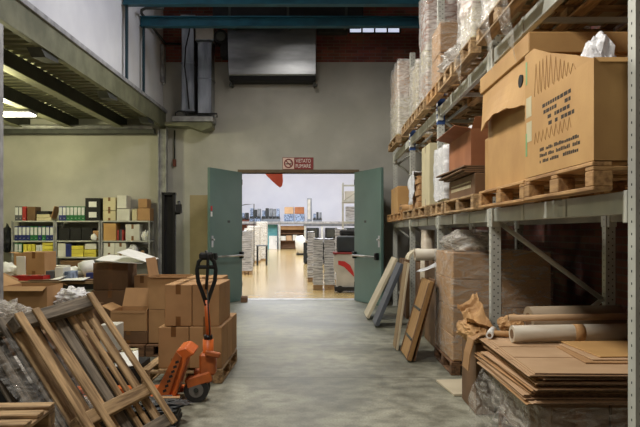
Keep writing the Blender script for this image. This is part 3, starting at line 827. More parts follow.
for k, (ya, za, c_) in enumerate(((hy_ - .03, .46, 'card_cream'), (hy_ - .035, .3, 'card_cream'))):
    bb('paper_label', c_, (-hx_ - .0014, ya - .11, za - .07), (-hx_ - .0004, ya, za + .06), r, .0003)
for k, za in enumerate((.66, .19)):
    bb('green_tape', 'tape_green', (-hx_ - .0016, hy_ - .05, za - .05), (-hx_ - .0005, hy_ - .02, za + .1), r, .0003)
o = blob('plastic_bag', 'bag_white', (1.56, 3.8, z0 + H - .03), (.1, .16, .26), 3.2, .28, 4, freq=2.6); tag(o, 'crumpled white plastic bag sticking out of the printed carton', 'plastic bag')
o = blob('plastic_bag', 'bag_white', (1.72, 3.5, z0 + H - .03), (.2, .1, .09), 8.1, .35, 4, freq=2.6); tag(o, 'flat white plastic bag in the printed carton by the rack post', 'plastic bag')

# tall lidded carton behind it
y0, y1 = 4.5, 5.84
x0, x1 = 1.41, 2.5
r = root('cardboard_box', 'tall brown carton with a deep lid and a torn side on the rack', 'box', ((x0 + x1) / 2, (y0 + y1) / 2, LP + .003))
hx_, hy_ = (x1 - x0) / 2, (y1 - y0) / 2; HB = .98
# body side wall facing the aisle, its upper sheet ends in a torn curve above a recessed lower carton
bx('body', 'card_gold', (.02, 0, HB / 2), (2 * hx_ - .04, 2 * hy_ - .02, HB), r, bev=.006)
n = 14; tear = [(-hy_ + 2 * hy_ * i / n, .5 + .05 * math.sin(i / n * PI) + .02 * (i / n) + .006 * math.sin(i * 1.9)) for i in range(n + 1)]
b = MB(); vs = []
rows = 6
for dx in (0, .012):
    for j in range(rows + 1):
        for i, (y, zt) in enumerate(tear):
            f = j / rows; z = zt + (HB - .03 - zt) * f
            vs.append((-hx_ + dx - .075 * (1 - f) ** 2.2 * math.sin(PI * min(1, .12 + .8 * i / n)), y, z))
m_ = n + 1; o_ = m_ * (rows + 1); fs = []
for j in range(rows):
    for i in range(n):
        q = (j * m_ + i, j * m_ + i + 1, (j + 1) * m_ + i + 1, (j + 1) * m_ + i)
        fs += [q, tuple(k + o_ for k in reversed(q))]
for i in range(n): fs += [(i, i + o_, i + 1 + o_, i + 1)]
for j in range(rows): fs += [(j * m_, (j + 1) * m_, (j + 1) * m_ + o_, j * m_ + o_), (j * m_ + n, j * m_ + n + o_, (j + 1) * m_ + n + o_, (j + 1) * m_ + n)]
b.add(vs, fs); b.build('torn_panel', 'card_gold', r)
b = MB(); b.box((-hx_ - .022, -hy_ - .02, HB - .13), (hx_ + .02, hy_ + .02, HB + .012)); b.build('lid', 'card_gold', r, bev=.006)
b = MB().tube([(-hx_ - .024, -hy_ + .17, .7), (-hx_ + .012, -hy_ + .17, .7)], .045, 20); b.build('hand_hole', 'hole', r)

# open red-brown carton on flat sheets, a printed flat box below
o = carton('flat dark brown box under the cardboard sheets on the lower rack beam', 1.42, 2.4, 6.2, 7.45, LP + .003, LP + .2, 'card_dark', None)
b = MB(); e = -.49
for k in range(16): b.box((e - .001, .45 - k * .06, .07), (e, .45 - k * .06 + .04, .1)).box((e - .001, .45 - k * .06, .12), (e, .45 - k * .06 + .035, .135))
b.build('printed_lettering', 'card_cream', o)
for k in range(4):
    z = LP + .206 + k * .018
    o = bx('cardboard_sheet', 'card_dark', (1.9 - (.04 if k % 2 else 0) , 6.86 + .02 * k, z + .008), (1.1, 1.3, .014), None, (0, 0, .02 * (k - 1.5)), .002)
    tag(o, 'flat brown cardboard sheet between the open carton and flat dark box', 'cardboard sheet', 'cardboard sheets under the open carton')
zb = LP + .206 + 4 * .018 + .004
open_carton('open red brown carton with spread flaps on the lower rack beam', 1.43, 2.3, 6.4, 7.5, zb, zb + .36, {'-x': 78, '+y': 70, '-y': 30, '+x': 60}, 'card_red', 'card_red', flen={'-x': .16, '+y': .3, '-y': .12})
o = blob('plastic_bag', 'bag_white', (1.68, 6.85, zb + .35), (.2, .36, .13), 5.5, .3, 4, freq=3); tag(o, 'white foam wrapping filling the open red brown carton', 'plastic bag')
carton('small light brown carton between the lidded carton and open carton', 1.5, 1.9, 6.03, 6.14, LP + .003, LP + .5, 'card_gold', None)
# white wrapped bundle, tall cream carton and further things along the lower beam
r = root('wrapped_bundle', 'tall narrow bundle in white film on the lower rack beam', 'wrapped bundle', (1.85, 8.05, LP + .002))
bx('load', 'card_cream', (0, 0, .3), (.8, .6, .6), r)
wrapbox('white_film', 'bag_white', (-.42, -.31, .05), (.42, .31, .64), 4, .05, .06, r)
carton('tall cream carton standing behind the white wrapped bundle', 1.42, 1.9, 8.82, 9.5, LP + .003, LP + .83, 'card_cream', 'x')
for k in range(5):
    o = carton(('lowest', 'second', 'third', 'fourth', 'topmost')[k] + ' of the small brown packs piled beyond the cream carton', 1.38 + .02 * (k % 2), 1.75, 9.58, 9.9, LP + .003 + k * .085, LP + .083 + k * .085, 'card', None, name='brown_pack')
r = root('wrapped_bundle', 'bundle under a hanging white sheet far along the lower beam', 'wrapped bundle', (1.85, 10.55, LP + .002))
bx('load', 'card', (0, 0, .25), (.8, .9, .5), r)
sheet('white_sheet', 'sheet_white', (-.1, -.42, .53), (-.44, -.45, .57), (-.44, .3, .55), (-.1, .3, .53), 6, 10, .04, 2, r, .003)
sheet('white_sheet', 'sheet_white', (-.44, -.45, .57), (-.46, -.4, .06), (-.46, .1, .08), (-.44, .3, .55), 10, 10, .05, 3, r, .003)
carton('light brown carton on the far pallets of the lower beam', 1.4, 1.9, 12.35, 13.5, LP + .003, LP + .5, 'card_gold', 'x')
r = root('paper_roll', 'black rolled sheet lying before the far light brown carton', 'roll', (1.45, 12.0, LP + .075))
rod('roll', 'black_matte', (-.05, 0, 0), (.5, 0, 0), .07, r)
rod('core', 'card', (-.06, 0, 0), (-.049, 0, 0), .03, r)
for k in range(3):
    r = root('paper_roll', ('brown paper roll lying nearest on the far lower pallet', 'brown paper roll lying in the middle of the far lower pallet', 'brown paper roll lying last on the far lower pallet')[k], 'roll', (1.4, 11.57 + .13 * k, LP + .066), 0)
    rod('roll', 'kraft', (-.02, 0, 0), (.6, 0, 0), .06, r); rod('core', 'hole', (-.022, 0, 0), (-.019, 0, 0), .03, r)

# wrapped loads on the upper beam
def load(label, y0, y1, rows, fl='film', seed=0, x0=1.37, x1=2.48, m='card', amp=.05, inset=0, z=UP + .004):
    r = root('wrapped_load', label, 'wrapped load', ((x0 + x1) / 2, (y0 + y1) / 2, z))
    hx_, hy_ = (x1 - x0) / 2 - .03, (y1 - y0) / 2 - .03; zz = 0
    rnd = random.Random(seed)
    for (h, mm) in rows:
        for s in (0, 1):
            w = hx_ - .004
            bx('carton', mm, (-hx_ / 2 + s * hx_ + rnd.uniform(-.003, .003), rnd.uniform(-.01, .01), zz + h / 2), (w, 2 * hy_ - .02, h - .006), r, bev=.008)
        zz += h
    wrapbox('stretch_film', fl, (-hx_ - .01, -hy_ - .01, .045), (hx_ + .01, hy_ + .01, zz + .012), seed * 1.3, amp * .6, .04, r, freq=3.5)
    return r
load('nearest hazy wrapped load up on the rack above the lidded carton', 4.52, 5.78, [(.33, 'card_cream'), (.33, 'card_pink'), (.33, 'card_cream'), (.33, 'card_pink')], 'film_thick', 1)
load('second pale wrapped load up on the rack', 6.1, 6.8, [(.35, 'card_cream'), (.35, 'card_pink'), (.35, 'card_cream'), (.3, 'card_cream')], 'film_thick', 2)
load('wrapped double stack of brown cartons up on the rack', 7.9, 8.56, [(.37, 'card'), (.37, 'card')], 'film', 3, amp=.04)
load('tallest wrapped load with reddish cartons reaching above the picture edge', 8.8, 9.5, [(.4, 'card'), (.36, 'card_cream'), (.36, 'card_red'), (.36, 'card_red')], 'film_thick', 4)
load('low hazy wrapped load between the tallest and the farthest loads', 9.65, 10.38, [(.36, 'card_cream'), (.36, 'card_cream')], 'film_heavy', 5, amp=.07)
load('farthest wrapped load up on the rack by the back wall', 12.12, 13.45, [(.36, 'card_cream'), (.36, 'card_cream'), (.64, 'card_pink')], 'film_thick', 6, amp=.06)
o = blob('loose_film', 'film_thick', (1.62, 7.3, UP + .1), (.26, .34, .15), 6.1, .5, 4, zmin=UP + .003); tag(o, 'loose clear film crumpled on the low pallet up on the rack', 'plastic film')
for i, (ya, yb, zl, lab) in enumerate(((4.6, 5.1, .42, 'clear film sheet hanging over the upper beam above the lidded carton'), (5.2, 5.6, .34, 'shorter film sheet hanging over the upper beam beside the long one'), (6.3, 6.7, .36, 'clear film strip hanging below the second wrapped load'))):
    o = sheet('hanging_film', 'film', (1.28, ya, UT + .2), (1.28, yb, UT + .2), (1.4, yb - .1, UT - zl * .6), (1.37, ya + .08, UT - zl), 8, 12, .035, i + 3); tag(o, lab, 'plastic film')

# ------------------------------------------------------------------ under the rack
# wrapped pallet of brown cartons
py0, py1, px0, px1 = 7.2, 8.3, 1.395, 2.5
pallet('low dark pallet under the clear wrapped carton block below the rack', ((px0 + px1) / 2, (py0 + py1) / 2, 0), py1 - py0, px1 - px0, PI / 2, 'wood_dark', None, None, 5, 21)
r = root('wrapped_load', 'clear wrapped block of brown cartons on the floor under the rack', 'wrapped load', ((px0 + px1) / 2, (py0 + py1) / 2, .147))
hx_, hy_ = (px1 - px0) / 2 - .02, (py1 - py0) / 2 - .02
z = 0
for k, h in enumerate((.27, .31, .31, .29)):
    for i in (0, 1):
        for j in (0, 1):
            c = bx('carton', 'card', (-hx_ / 2 + i * hx_, -hy_ / 2 + j * hy_, z + h / 2), (hx_ - .006, hy_ - .006, h - .004), r, bev=.006)
    z += h
wrapbox('stretch_film', 'film', (-hx_ - .008, -hy_ - .008, .03), (hx_ + .008, hy_ + .008, z + .01), 9, .02, .035, r, freq=3)
o = blob('film_bulge', 'film_heavy', (-.24, -.02, z + .1), (.28, .42, .15), 4.4, .25, 4, r, zmin=z + .012, freq=2, smooth=True)
# dark crate and leaning boards beyond
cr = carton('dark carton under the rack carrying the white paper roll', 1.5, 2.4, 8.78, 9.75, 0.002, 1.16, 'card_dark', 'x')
r = root('paper_roll', 'thick white paper roll jutting out above the leaning boards', 'roll', (1.25, 8.98, 1.245))
rod('roll', 'roll_white', (0, 0, 0), (.75, .05, 0), .08, r, 24); rod('core', 'card_dark', (-.002, 0, 0), (.002, 0, 0), .045, r, 20)
b = MB(); k = 10; pts = []
for i in range(k + 1):
    q = PI * .95 * i / k
    pts.append((1.4 - .2 * math.cos(q), 1.165 + .15 * math.sin(q)))
prof = pts + [(x * .86 + 1.4 * .14, (z - 1.165) * .86 + 1.165) for x, z in reversed(pts)]
r = MB().prism(prof, 'y', 9.28, 9.62).build('bent_sheet', 'panel_beige'); tag(r, 'beige sheet bent into an arch beside the white paper roll', 'sheet')
r = root('paper_roll', 'tall pale paper roll standing upright beyond the dark carton', 'roll', (1.55, 10.0, 0.001))
rod('roll', 'roll_white', (0, 0, 0), (.04, 0, 1.58), .1, r, 24); rod('core', 'card_dark', (.04, 0, 1.578), (.04, 0, 1.584), .05, r)
def lean(name, label, y0, y1, xb, xt, h, th, m, cat='board', sk=0.0, extra=None):
    r = root(name, label, cat, (xb, (y0 + y1) / 2, 0))
    a = math.atan2(xt - xb, h); L_ = math.hypot(xt - xb, h)
    r.rotation_euler = (0, a, sk)
    bx('panel', m, (-th / 2, 0, L_ / 2 + th * math.sin(a)), (th, y1 - y0, L_), r, bev=.004)
    return r, L_, th, a
r, L_, th, a = lean('wooden_door_panel', 'brown wooden panel with dark bars leaning next to the wrapped block', 7.92, 8.62, 1.06, 1.33, .94, .05, 'panel_oak')
for z in (.25, .62): bx('dark_bar', 'steel_dark', (-th - .006, 0, z), (.012, .5, .03), r)
bx('edge_strip', 'wood_dark', (-th - .004, .32, L_ / 2), (.008, .05, L_ - .02), r)
bx('edge_strip', 'wood_dark', (-th - .004, -.32, L_ / 2), (.008, .05, L_ - .02), r)
r, L_, th, a = lean('dark_board', 'thin dark board sandwiched behind the brown wooden panel', 7.96, 8.5, 1.11, 1.36, .97, .02, 'wood_dark')
r, L_, th, a = lean('tall_board', 'tall tan board standing nearly upright beside the wooden panel', 8.72, 9.1, 1.0, 1.15, 1.14, .035, 'panel_tan')
bx('edge_strip', 'panel_beige', (-th / 2, -.196, L_ / 2), (.03, .012, L_), r)
r, L_, th, a = lean('slate_panel', 'dark slate grey panel leaning beyond the tall tan board', 10.75, 11.35, .9, 1.32, 1.0, .06, 'panel_slate')
r, L_, th, a = lean('beige_panel', 'beige panel leaning at the far end below the rack', 11.75, 12.5, .82, 1.34, 1.05, .05, 'panel_beige')
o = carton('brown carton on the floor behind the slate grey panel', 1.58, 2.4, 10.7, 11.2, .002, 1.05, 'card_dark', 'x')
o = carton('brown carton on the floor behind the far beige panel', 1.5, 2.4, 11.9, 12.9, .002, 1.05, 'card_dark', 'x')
o = sheet('white_sheet', 'sheet_white', (1.24, 8.3, 1.06), (1.48, 8.3, 1.14), (1.48, 8.7, 1.16), (1.22, 8.66, 1.03), 8, 8, .03, 5, None, .003)
tag(o, 'crumpled white paper over the top of the brown wooden panel', 'paper')

# flattened cartons on a wrapped block, front right
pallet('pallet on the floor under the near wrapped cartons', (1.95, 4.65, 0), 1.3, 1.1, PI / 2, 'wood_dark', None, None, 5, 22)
k = 0
labs = ('left', 'middle', 'right')
r = root('wrapped_load', 'brown cartons in hazy film carrying the flattened boxes', 'wrapped load', (1.95, 4.7, .147))
for i in range(3):
    for j in range(2):
        c = bx('carton', 'card_dark', (-.36 + .37 * i, -.3 + .6 * j, .175), (.36, .59, .34), r, bev=.006)
        b = MB().box((-.03, -.2965, -.17), (.03, -.2955, .17)).build('tape', 'tape', c)
wrapbox('stretch_film', 'film', (-.59, -.61, .05), (.56, .62, .315), 12, .03, .04, r, top=False, freq=3)
o = sheet('hanging_film', 'film', (1.27, 4.05, .5), (1.27, 5.4, .5), (1.19, 5.45, .01), (1.22, 4.1, .01), 18, 10, .06, 6); tag(o, 'clear film hanging loose below the flattened boxes', 'plastic film')
rnd = random.Random(21)
z = .505; N = 22
for i in range(N):
    t = .0075
    top = i >= N - 2
    sx = rnd.uniform(1.0, 1.16); sy = rnd.uniform(1.22, 1.4)
    xc = 1.33 - .1 * (1 - i / N) + rnd.uniform(-.02, .035) + sx / 2
    yc = 4.0 + sy / 2 + rnd.uniform(-.01, .08)
    if i == N - 1: xc, yc, sx, sy = 1.30 + .55, 4.02 + .72, 1.1, 1.44
    if i == N - 2: xc, yc, sx, sy = 1.26 + .55, 4.0 + .72, 1.1, 1.44
    m_ = 'card_pink' if top or i % 3 != 1 else 'card'
    r = root('flattened_box', 'flattened brown box in the stack on the hazy wrapped cartons', 'flattened box', (xc, yc, z), rnd.uniform(-.03, .03), 'flattened boxes in the stack')
    if i == N - 1: r['label'] = 'topmost flattened pinkish brown box with a slot on the stack'; r.rotation_euler.z = -.03
    b = MB()
    if top:
        # three panels with slots between the flaps, two layers showing at the fold
        xs = (-sx / 2, -sx / 2 + .1, sx / 2)
        b.box((-sx / 2, -sy / 2, 0), (sx / 2, sy / 2, t * .45))
        for (ya, yb_) in ((-sy / 2, -.22), (-.2, .2), (.22, sy / 2)):
            b.box((-sx / 2 + .015, ya + .01, t * .55), (sx / 2, yb_, t))
    else:
        b.box((-sx / 2, -sy / 2, 0), (sx / 2, sy / 2, t * .42)).box((-sx / 2 + rnd.uniform(0, .05), -sy / 2 + rnd.uniform(0, .03), t * .56), (sx / 2, sy / 2, t))
    b.build('panel', m_, r)
    bx('fold_edge', 'card_edge', (0, -sy / 2 - .001, t / 2), (sx - .02, .003, t * .9), r, bev=0)
    z += t + .0012
ZT = z
for i in range(3):
    o = bx('cardboard_sheet', ('card', 'card_pink', 'card_gold')[i], (2.0 + .05 * i, 4.62 + .06 * i, ZT + .006 + .01 * i), (.56, .62, .008), None, (0, 0, .05 * i - .04), .002)
    tag(o, ('lowest', 'middle', 'topmost')[i] + ' of the three small sheets at the right of the flattened stack', 'cardboard sheet', 'small sheets on the flattened stack')
# rolls lying on it
def roll(label, a, b_, r_, m, name='paper_roll', core=True):
    a, b_ = Vector(a), Vector(b_); d = (b_ - a).normalized()
    r = root(name, label, 'roll', a)
    rod('roll', m, (0, 0, 0), b_ - a, r_, r, 24)
    if core: rod('core', 'card_dark', -d * .002, d * .002, r_ * .55, r, 20)
    return r
rr = roll('whitish paper roll with a brown band lying on the flattened boxes', (1.46, 5.13, ZT + .07), (2.42, 5.2, ZT + .075), .066, 'roll_white')
rod('brown_band', 'kraft', (.48, .035, .003), (.56, .041, .003), .0675, rr, 24)
roll('thick grey brown roll lying behind the whitish paper roll', (1.7, 5.5, ZT + .125), (2.48, 5.56, ZT + .13), .115, 'roll_grey')
roll('thin cardboard tube lying across the two thick rolls', (1.49, 5.325, ZT + .165), (2.45, 5.36, ZT + .175), .026, 'card_pink', 'cardboard_tube')
roll('short white roll at the left edge of the flattened stack', (1.33, 5.3, ZT + .033), (1.44, 5.62, ZT + .033), .028, 'paper')
roll('second thin tube lying behind the whitish paper roll', (1.4, 5.42, ZT + .03), (1.64, 5.34, ZT + .03), .024, 'kraft', 'cardboard_tube')
sup = carton('brown carton under the crumpled kraft paper by the rack post', 1.3, 1.46, 5.64, 6.2, .002, .6, 'card_dark', None)
o = blob('crumpled_paper', 'kraft', (1.32, 5.82, .7), (.12, .3, .1), 2.7, .3, 4, zmin=.605, freq=1.6); tag(o, 'crumpled brown kraft paper in front of the rack post', 'paper')
o = sheet('crumpled_paper', 'kraft', (1.2, 5.6, .78), (1.42, 5.55, .8), (1.4, 6.1, 1.0), (1.24, 6.15, .88), 12, 16, .085, 11, None, .003, 8, smooth=False); tag(o, 'peaked crumpled sheet of kraft paper rising by the rack post', 'paper')
o = blob('crumpled_paper', 'kraft', (1.6, 5.62, ZT + .075), (.1, .12, .08), 4.9, .3, 4, zmin=ZT + .003, freq=1.6); tag(o, 'smaller crumpled kraft paper behind the rolls', 'paper')
# bent cardboard sheet hanging at the corner of the pile
prof = [(1.5, .712), (1.3, .716), (1.23, .67), (1.2, .55), (1.185, .42), (1.192, .418), (1.208, .548), (1.238, .664), (1.302, .708), (1.5, .705)]
r = MB().prism([(x, z + ZT - .695) for x, z in prof], 'y', 5.42, 5.63).build('bent_sheet', 'card'); tag(r, 'bent cardboard sheet hanging over the left end of the flattened stack', 'cardboard sheet')
# dark cartons deep under the rack behind
o = bx('loose_board', 'panel_beige', (1.36, 6.6, .014), (.3, .62, .024), None, (0, 0, .1)); tag(o, 'beige board lying on the floor beside the clear wrapped block', 'board')
carton('dark carton at the back under the lidded carton bay', 2.0, 2.6, 6.3, 7.1, .002, .62, 'card_dark', 'x')
# ------------------------------------------------------------------ steel shelving along the back wall, left
SY0, SY1 = 14.72, 15.12
SH = [.12, .56, 1.0, 1.36, 1.80]
def shelving(label, x0, x1, tall_):
    tall = SH[4] - .002
    r = root('shelving_unit', label, 'shelving unit', (x0, SY0, 0))
    w = x1 - x0
    for x in (0, w - .035):
        for y in (0, SY1 - SY0 - .035): bb('post', 'steel_trim', (x, y, 0), (x + .035, y + .035, tall), r, .002)
    for z in SH: bb('shelf', 'rack_grey', (.002, .002, z - .03), (w - .002, SY1 - SY0 - .002, z), r, .003)
    return r
A0, A1, B0, B1, C0, C1 = -6.86, -5.9, -5.89, -4.9, -4.885, -3.80
shelving('grey steel shelving unit at the left filled with rows of binders', A0, A1, 1.83)
shelving('grey steel shelving unit in the middle with dark boxes on it', B0, B1, 1.83)
shelving('grey steel shelving unit at the right with white and brown cartons', C0, C1, 1.83)
def binder(x, z, m, label, group, lean=0, h=.315, w=.078, spine='binder_spine'):
    r = root('binder', label, 'binder', (x + w / 2, SY0 + .02, z + .001), 0, group)
    bx('cover', m, (0, .145, h / 2), (w, .28, h), r, bev=.003)
    bx('spine_label', spine, (0, .0035, h * .66), (w * .84, .004, h * .54), r, bev=0)
    b = MB().tube([(0, .0045, h * .16), (0, .002, h * .16)], .014, 10); b.build('finger_ring', 'chrome', r)
    return r
x = A0 + .07
for m, lab in (('binder_grey', 'grey binder first on top of the left shelving unit'), ('binder_grey', 'grey binder with white spine second on top of the left unit'), ('binder_red', 'red binder on top of the left shelving unit')):
    binder(x, SH[4], m, lab, None, spine='binder_red' if 'red' in m else 'binder_spine'); x += .083
o = carton('brown carton on top of the left unit beside the red binder', x + .02, x + .2, SY0 + .03, SY0 + .33, SH[4] + .001, SH[4] + .31, 'card_dark', None)
for k in range(3):
    o = carton(('lowest', 'middle', 'top')[k] + ' flat yellowish box on the left shelving unit', x + .23, x + .55 - .03 * k, SY0 + .03, SY0 + .33, SH[4] + .002 + k * .072, SH[4] + .07 + k * .072, 'card_cream' if k < 2 else 'black_matte', None, name='flat_box')
o = bx('cardboard_sheet', 'card', (A1 - .07, SY0 + .2, SH[4] + .16), (.02, .3, .33), None, (0, .28, 0)); tag(o, 'brown sheet leaning at the right end of the left unit', 'cardboard sheet')
pat = ['binder_blue'] * 4 + ['binder_green'] * 2 + ['binder_blue', 'binder_green', 'binder_blue', 'binder_blue']
labs = {'binder_blue': ('white-spined blue binder on the second shelf of the left unit', 'blue binders on the left unit'), 'binder_green': ('white-spined green binder on the second shelf of the left unit', 'green binders on the left unit')}
for i, m in enumerate(pat):
    binder(A0 + .06 + i * .087, SH[3], m, labs[m][0], labs[m][1])
for i, m in enumerate(('binder_green', 'binder_green')):
    binder(A0 + .06 + i * .087, SH[2], m, 'green binder on the third shelf of the left unit', 'green binders on the third shelf', h=.3)
for i in range(3):
    o = bx('binder', 'card_yellow', (A0 + .29 + i * .09, SY0 + .17, SH[2] + .141), (.078, .27, .28)); tag(o, 'yellow binder standing on the third shelf of the left unit', 'binder', 'yellow binders on the left unit')
for i in range(2):
    o = bx('binder', 'binder_spine', (A0 + .57 + i * .08, SY0 + .17, SH[2] + .131), (.07, .27, .26)); tag(o, 'pale grey binder beside the yellow ones on the left unit', 'binder', 'pale binders on the left unit')
for k in range(4):
    o = carton(('lowest', 'second lowest', 'third', 'topmost')[k] + ' of the yellow packs stacked at the right of the left unit', A1 - .29, A1 - .05, SY0 + .03, SY0 + .33, SH[2] + .002 + k * .083, SH[2] + .08 + k * .083, 'card_yellow', None, name='yellow_pack')
# middle unit
x = B0 + .07
for i, m in enumerate(('binder_blue', 'binder_blue', 'binder_green', 'binder_green', 'binder_green', 'binder_green', 'binder_green')):
    binder(x + i * .083, SH[4], m, 'white-spined %s binder on top of the middle shelving unit' % m[7:], m[7:] + ' binders on the middle unit')
r = root('file_box', 'tall black file box with white labels on the middle shelving unit', 'file box', (B1 - .168, SY0 + .17, SH[4] + .001))
bx('body', 'black_matte', (0, 0, .25), (.33, .3, .5), r)
for z in (.13, .36):
    bx('label', 'paper', (.0, -.152, z), (.17, .004, .12), r, bev=0)
for i in range(3):
    o = bx('file_box', 'black_matte', (B0 + .19 + i * .25, SY0 + .18, SH[3] + .141), (.235, .3, .28)); tag(o, ('left', 'middle', 'right')[i] + ' black file box on the second shelf of the middle unit', 'file box')
o = carton('small brown carton on the second shelf beside the black file boxes', B1 - .175, B1 - .05, SY0 + .05, SY0 + .3, SH[3] + .001, SH[3] + .22, 'card', None)
o = blob('white_bundle', 'paper', (B1 - .13, SY0 - .01, SH[3] + .07), (.06, .05, .08), 1.2, .3, 3, zmin=SH[3] + .002); tag(o, 'white bundle at the front of the middle unit second shelf', 'bundle')
for i in range(2):
    o = bx('storage_box', 'card_white', (B0 + .13, SY0 + .18, SH[2] + .076 + i * .152), (.17, .3, .148)); tag(o, ('lower', 'upper')[i] + ' white box at the left of the middle unit third shelf', 'box')
for i in range(2):
    o = bx('binder', 'binder_blue', (B0 + .25 + i * .066, SY0 + .18, SH[2] + .146), (.062, .28, .29)); tag(o, 'plain blue binder between white boxes and yellow packs', 'binder', 'blue binders on the third shelf')
for i in range(2):
    for k in range(3 if i == 0 else 2):
        o = bx('yellow_pack', 'card_yellow', (B0 + .48 + i * .28, SY0 + .18, SH[2] + .041 + k * .082), (.26, .3, .078)); tag(o, ('lowest', 'middle', 'topmost')[k] + (' yellow pack in the left pile of the middle unit' if i == 0 else ' yellow pack in the right pile of the middle unit'), 'pack')
o = bx('storage_box', 'card_white', (B0 + .77, SY0 + .18, SH[2] + .23), (.25, .3, .12)); tag(o, 'white box lying on the yellow packs of the middle unit', 'box')
# right unit
def sb(label, x0, x1, z, h, m, y0=.03, y1=.36, tape=None):
    return carton(label, x0, x1, SY0 + y0, SY0 + y1, z + .001, z + h, m, tape)
sb('lower cream carton on top of the right shelving unit', C0 + .04, C0 + .32, SH[4], .22, 'card_cream', tape='y')
sb('taller cream carton stacked on the lower cream one', C0 + .04, C0 + .32, SH[4] + .225, .29, 'card_cream', tape='y')
sb('lower white carton on top of the right unit beside the cream ones', C0 + .345, C0 + .63, SH[4], .26, 'card_white')
sb('upper white carton stacked on the right shelving unit', C0 + .35, C0 + .56, SH[4] + .27, .29, 'card_white')
sb('small cream brown carton on top of the right unit', C0 + .68, C0 + .79, SH[4], .26, 'card_cream')
sb('brown carton on top of the right unit next to the post', C0 + .8, C0 + 1.08, SH[4], .28, 'card')
sb('small brown carton topping the stack on the right unit', C0 + .82, C0 + 1.02, SH[4] + .285, .2, 'card')
sb('tall brown carton on the second shelf of the right unit', C0 + .05, C0 + .33, SH[3], .38, 'card_gold')
for i in range(4):
    o = bx('folder', ('binder_red', 'black_matte', 'binder_grey', 'binder_red')[i], (C0 + .365 + i * .035, SY0 + .18, SH[3] + .121), (.03, .26, .24)); tag(o, ('dark red folder beside the tall brown carton', 'black folder among the red ones on the right unit', 'grey folder among the red ones on the right unit', 'dark red folder nearest the white carton')[i], 'folder')
sb('white carton on the second shelf of the right unit', C0 + .54, C0 + .85, SH[3], .36, 'card_white', tape='y')
o = blob('white_bundle', 'paper', (C0 + .95, SY0 + .16, SH[3] + .1), (.09, .12, .12), 3.3, .3, 3, zmin=SH[3] + .002); tag(o, 'white crumpled bundle at the right of the right unit second shelf', 'bundle')
sb('left white carton on the third shelf of the right unit', C0 + .05, C0 + .3, SH[2], .31, 'card_white', tape='y')
sb('right white carton on the third shelf of the right unit', C0 + .31, C0 + .55, SH[2], .31, 'card_white', tape='y')
o = blob('plastic_bag', 'bag_white', (C0 + .68, SY0 + .16, SH[2] + .12), (.11, .14, .15), 5.3, .3, 3, zmin=SH[2] + .002); tag(o, 'white bag on the third shelf of the right unit', 'bag')
r = root('tape_reel', 'dark reel on the third shelf next to the white bag', 'reel', (C0 + .9, SY0 + .1, SH[2] + .105))
b = MB().tube([(0, 0, 0), (0, .1, 0)], .1, 24); b.build('flange', 'black_matte', r); rod('core', 'card', (0, -.004, 0), (0, 0, 0), .04, r)
sb('brown carton at floor level beside the right shelving unit', C0 + 1.1, C0 + 1.21, .0, .98, 'card')
o = blob('hanging_bag', 'bag_dark', (A0 - .14, SY0 + .1, 1.4), (.1, .14, .3), 2.2, .3, 3); tag(o, 'dark bag hanging at the left end of the left shelving unit', 'bag')
for i, (x, m, h, lab) in enumerate(((A0 + .3, 'card', .36, 'brown carton on a low shelf of the left unit'), (B0 + .3, 'card_dark', .36, 'brown carton on a low shelf of the middle unit'), (C0 + .3, 'card', .36, 'brown carton on a low shelf of the right unit'))):
    sb(lab, x - .2, x + .3, SH[1], h, m)

# ------------------------------------------------------------------ black stacker truck by the column
r = root('pallet_stacker', 'black upright mast of a pallet stacker standing by the back column', 'stacker', (X_(169, 12.4), 12.4, 0))
for s in (-1, 1): bx('mast_rail', 'black_paint', (s * .1, 0, 1.15), (.05, .1, 2.26), r)
bx('mast_guard', 'black_matte', (0, .03, 1.2), (.16, .03, 2.1), r)
bx('top_cross', 'black_paint', (0, 0, 2.26), (.26, .1, .05), r)
bx('chassis', 'black_matte', (0, -.12, .42), (.3, .26, .62), r, bev=.03)
for s in (-1, 1):
    bx('support_leg', 'black_paint', (s * .12, -.3, .07), (.07, .9, .06), r); rod('wheel', 'rubber', (s * .12 - .03, -.6, .042), (s * .12 + .03, -.6, .042), .04, r)
pipe('control_arm', 'black_paint', [(.12, .0, 1.9), (.2, -.06, 1.9), (.22, -.1, 2.0), (.2, -.1, 2.12)], .03, r); bx('control_head', 'black_matte', (.2, -.08, 1.98), (.1, .1, .16), r)

# ------------------------------------------------------------------ work table and clutter
TZ = .84
r = root('work_table', 'long work table buried in boxes and paper on the left', 'table', (-3.95, 10.4, 0))
bx('tabletop', 'wood', (0, 0, TZ - .02), (2.45, 1.6, .04), r)
bx('apron', 'steel_dark', (0, -.75, TZ - .08), (2.35, .03, .08), r)
for x in (-1.15, 1.15):
    for y in (-.72, .72): bx('leg', 'steel_dark', (x, y, (TZ - .04) / 2), (.06, .06, TZ - .04), r)
def T(x, y): return X_(x, y)
carton('square brown carton with a tape band standing on the work table', T(24, 10.4), T(46, 10.4), 10.35, 10.8, TZ + .003, TZ + .4, 'card', 'y')
r = open_carton('opened brown carton behind the square one on the table', T(15, 10.9), T(44, 10.9), 10.86, 11.15, TZ + .003, TZ + .36, {'-x': 80, '+y': 80}, flen={'-x': .1, '+y': .1})
o = bx('paper_sheet', 'paper', (T(20, 10.3), 10.34, TZ + .17), (.14, .02, .33), None, (.06, 0, 0)); tag(o, 'white sheet propped against the brown carton on the table', 'paper')
r = root('red_tray', 'flat red tray on the front of the work table', 'tray', (T(29, 9.8), 9.83, TZ + .001))
b = MB().box((-.25, -.13, 0), (.25, .13, .012)).box((-.25, -.13, .012), (.25, -.12, .07)).box((-.25, .12, .012), (.25, .13, .07)).box((-.25, -.12, .012), (-.24, .12, .07)).box((.24, -.12, .012), (.25, .12, .07)); b.build('tray_body', 'red', r)
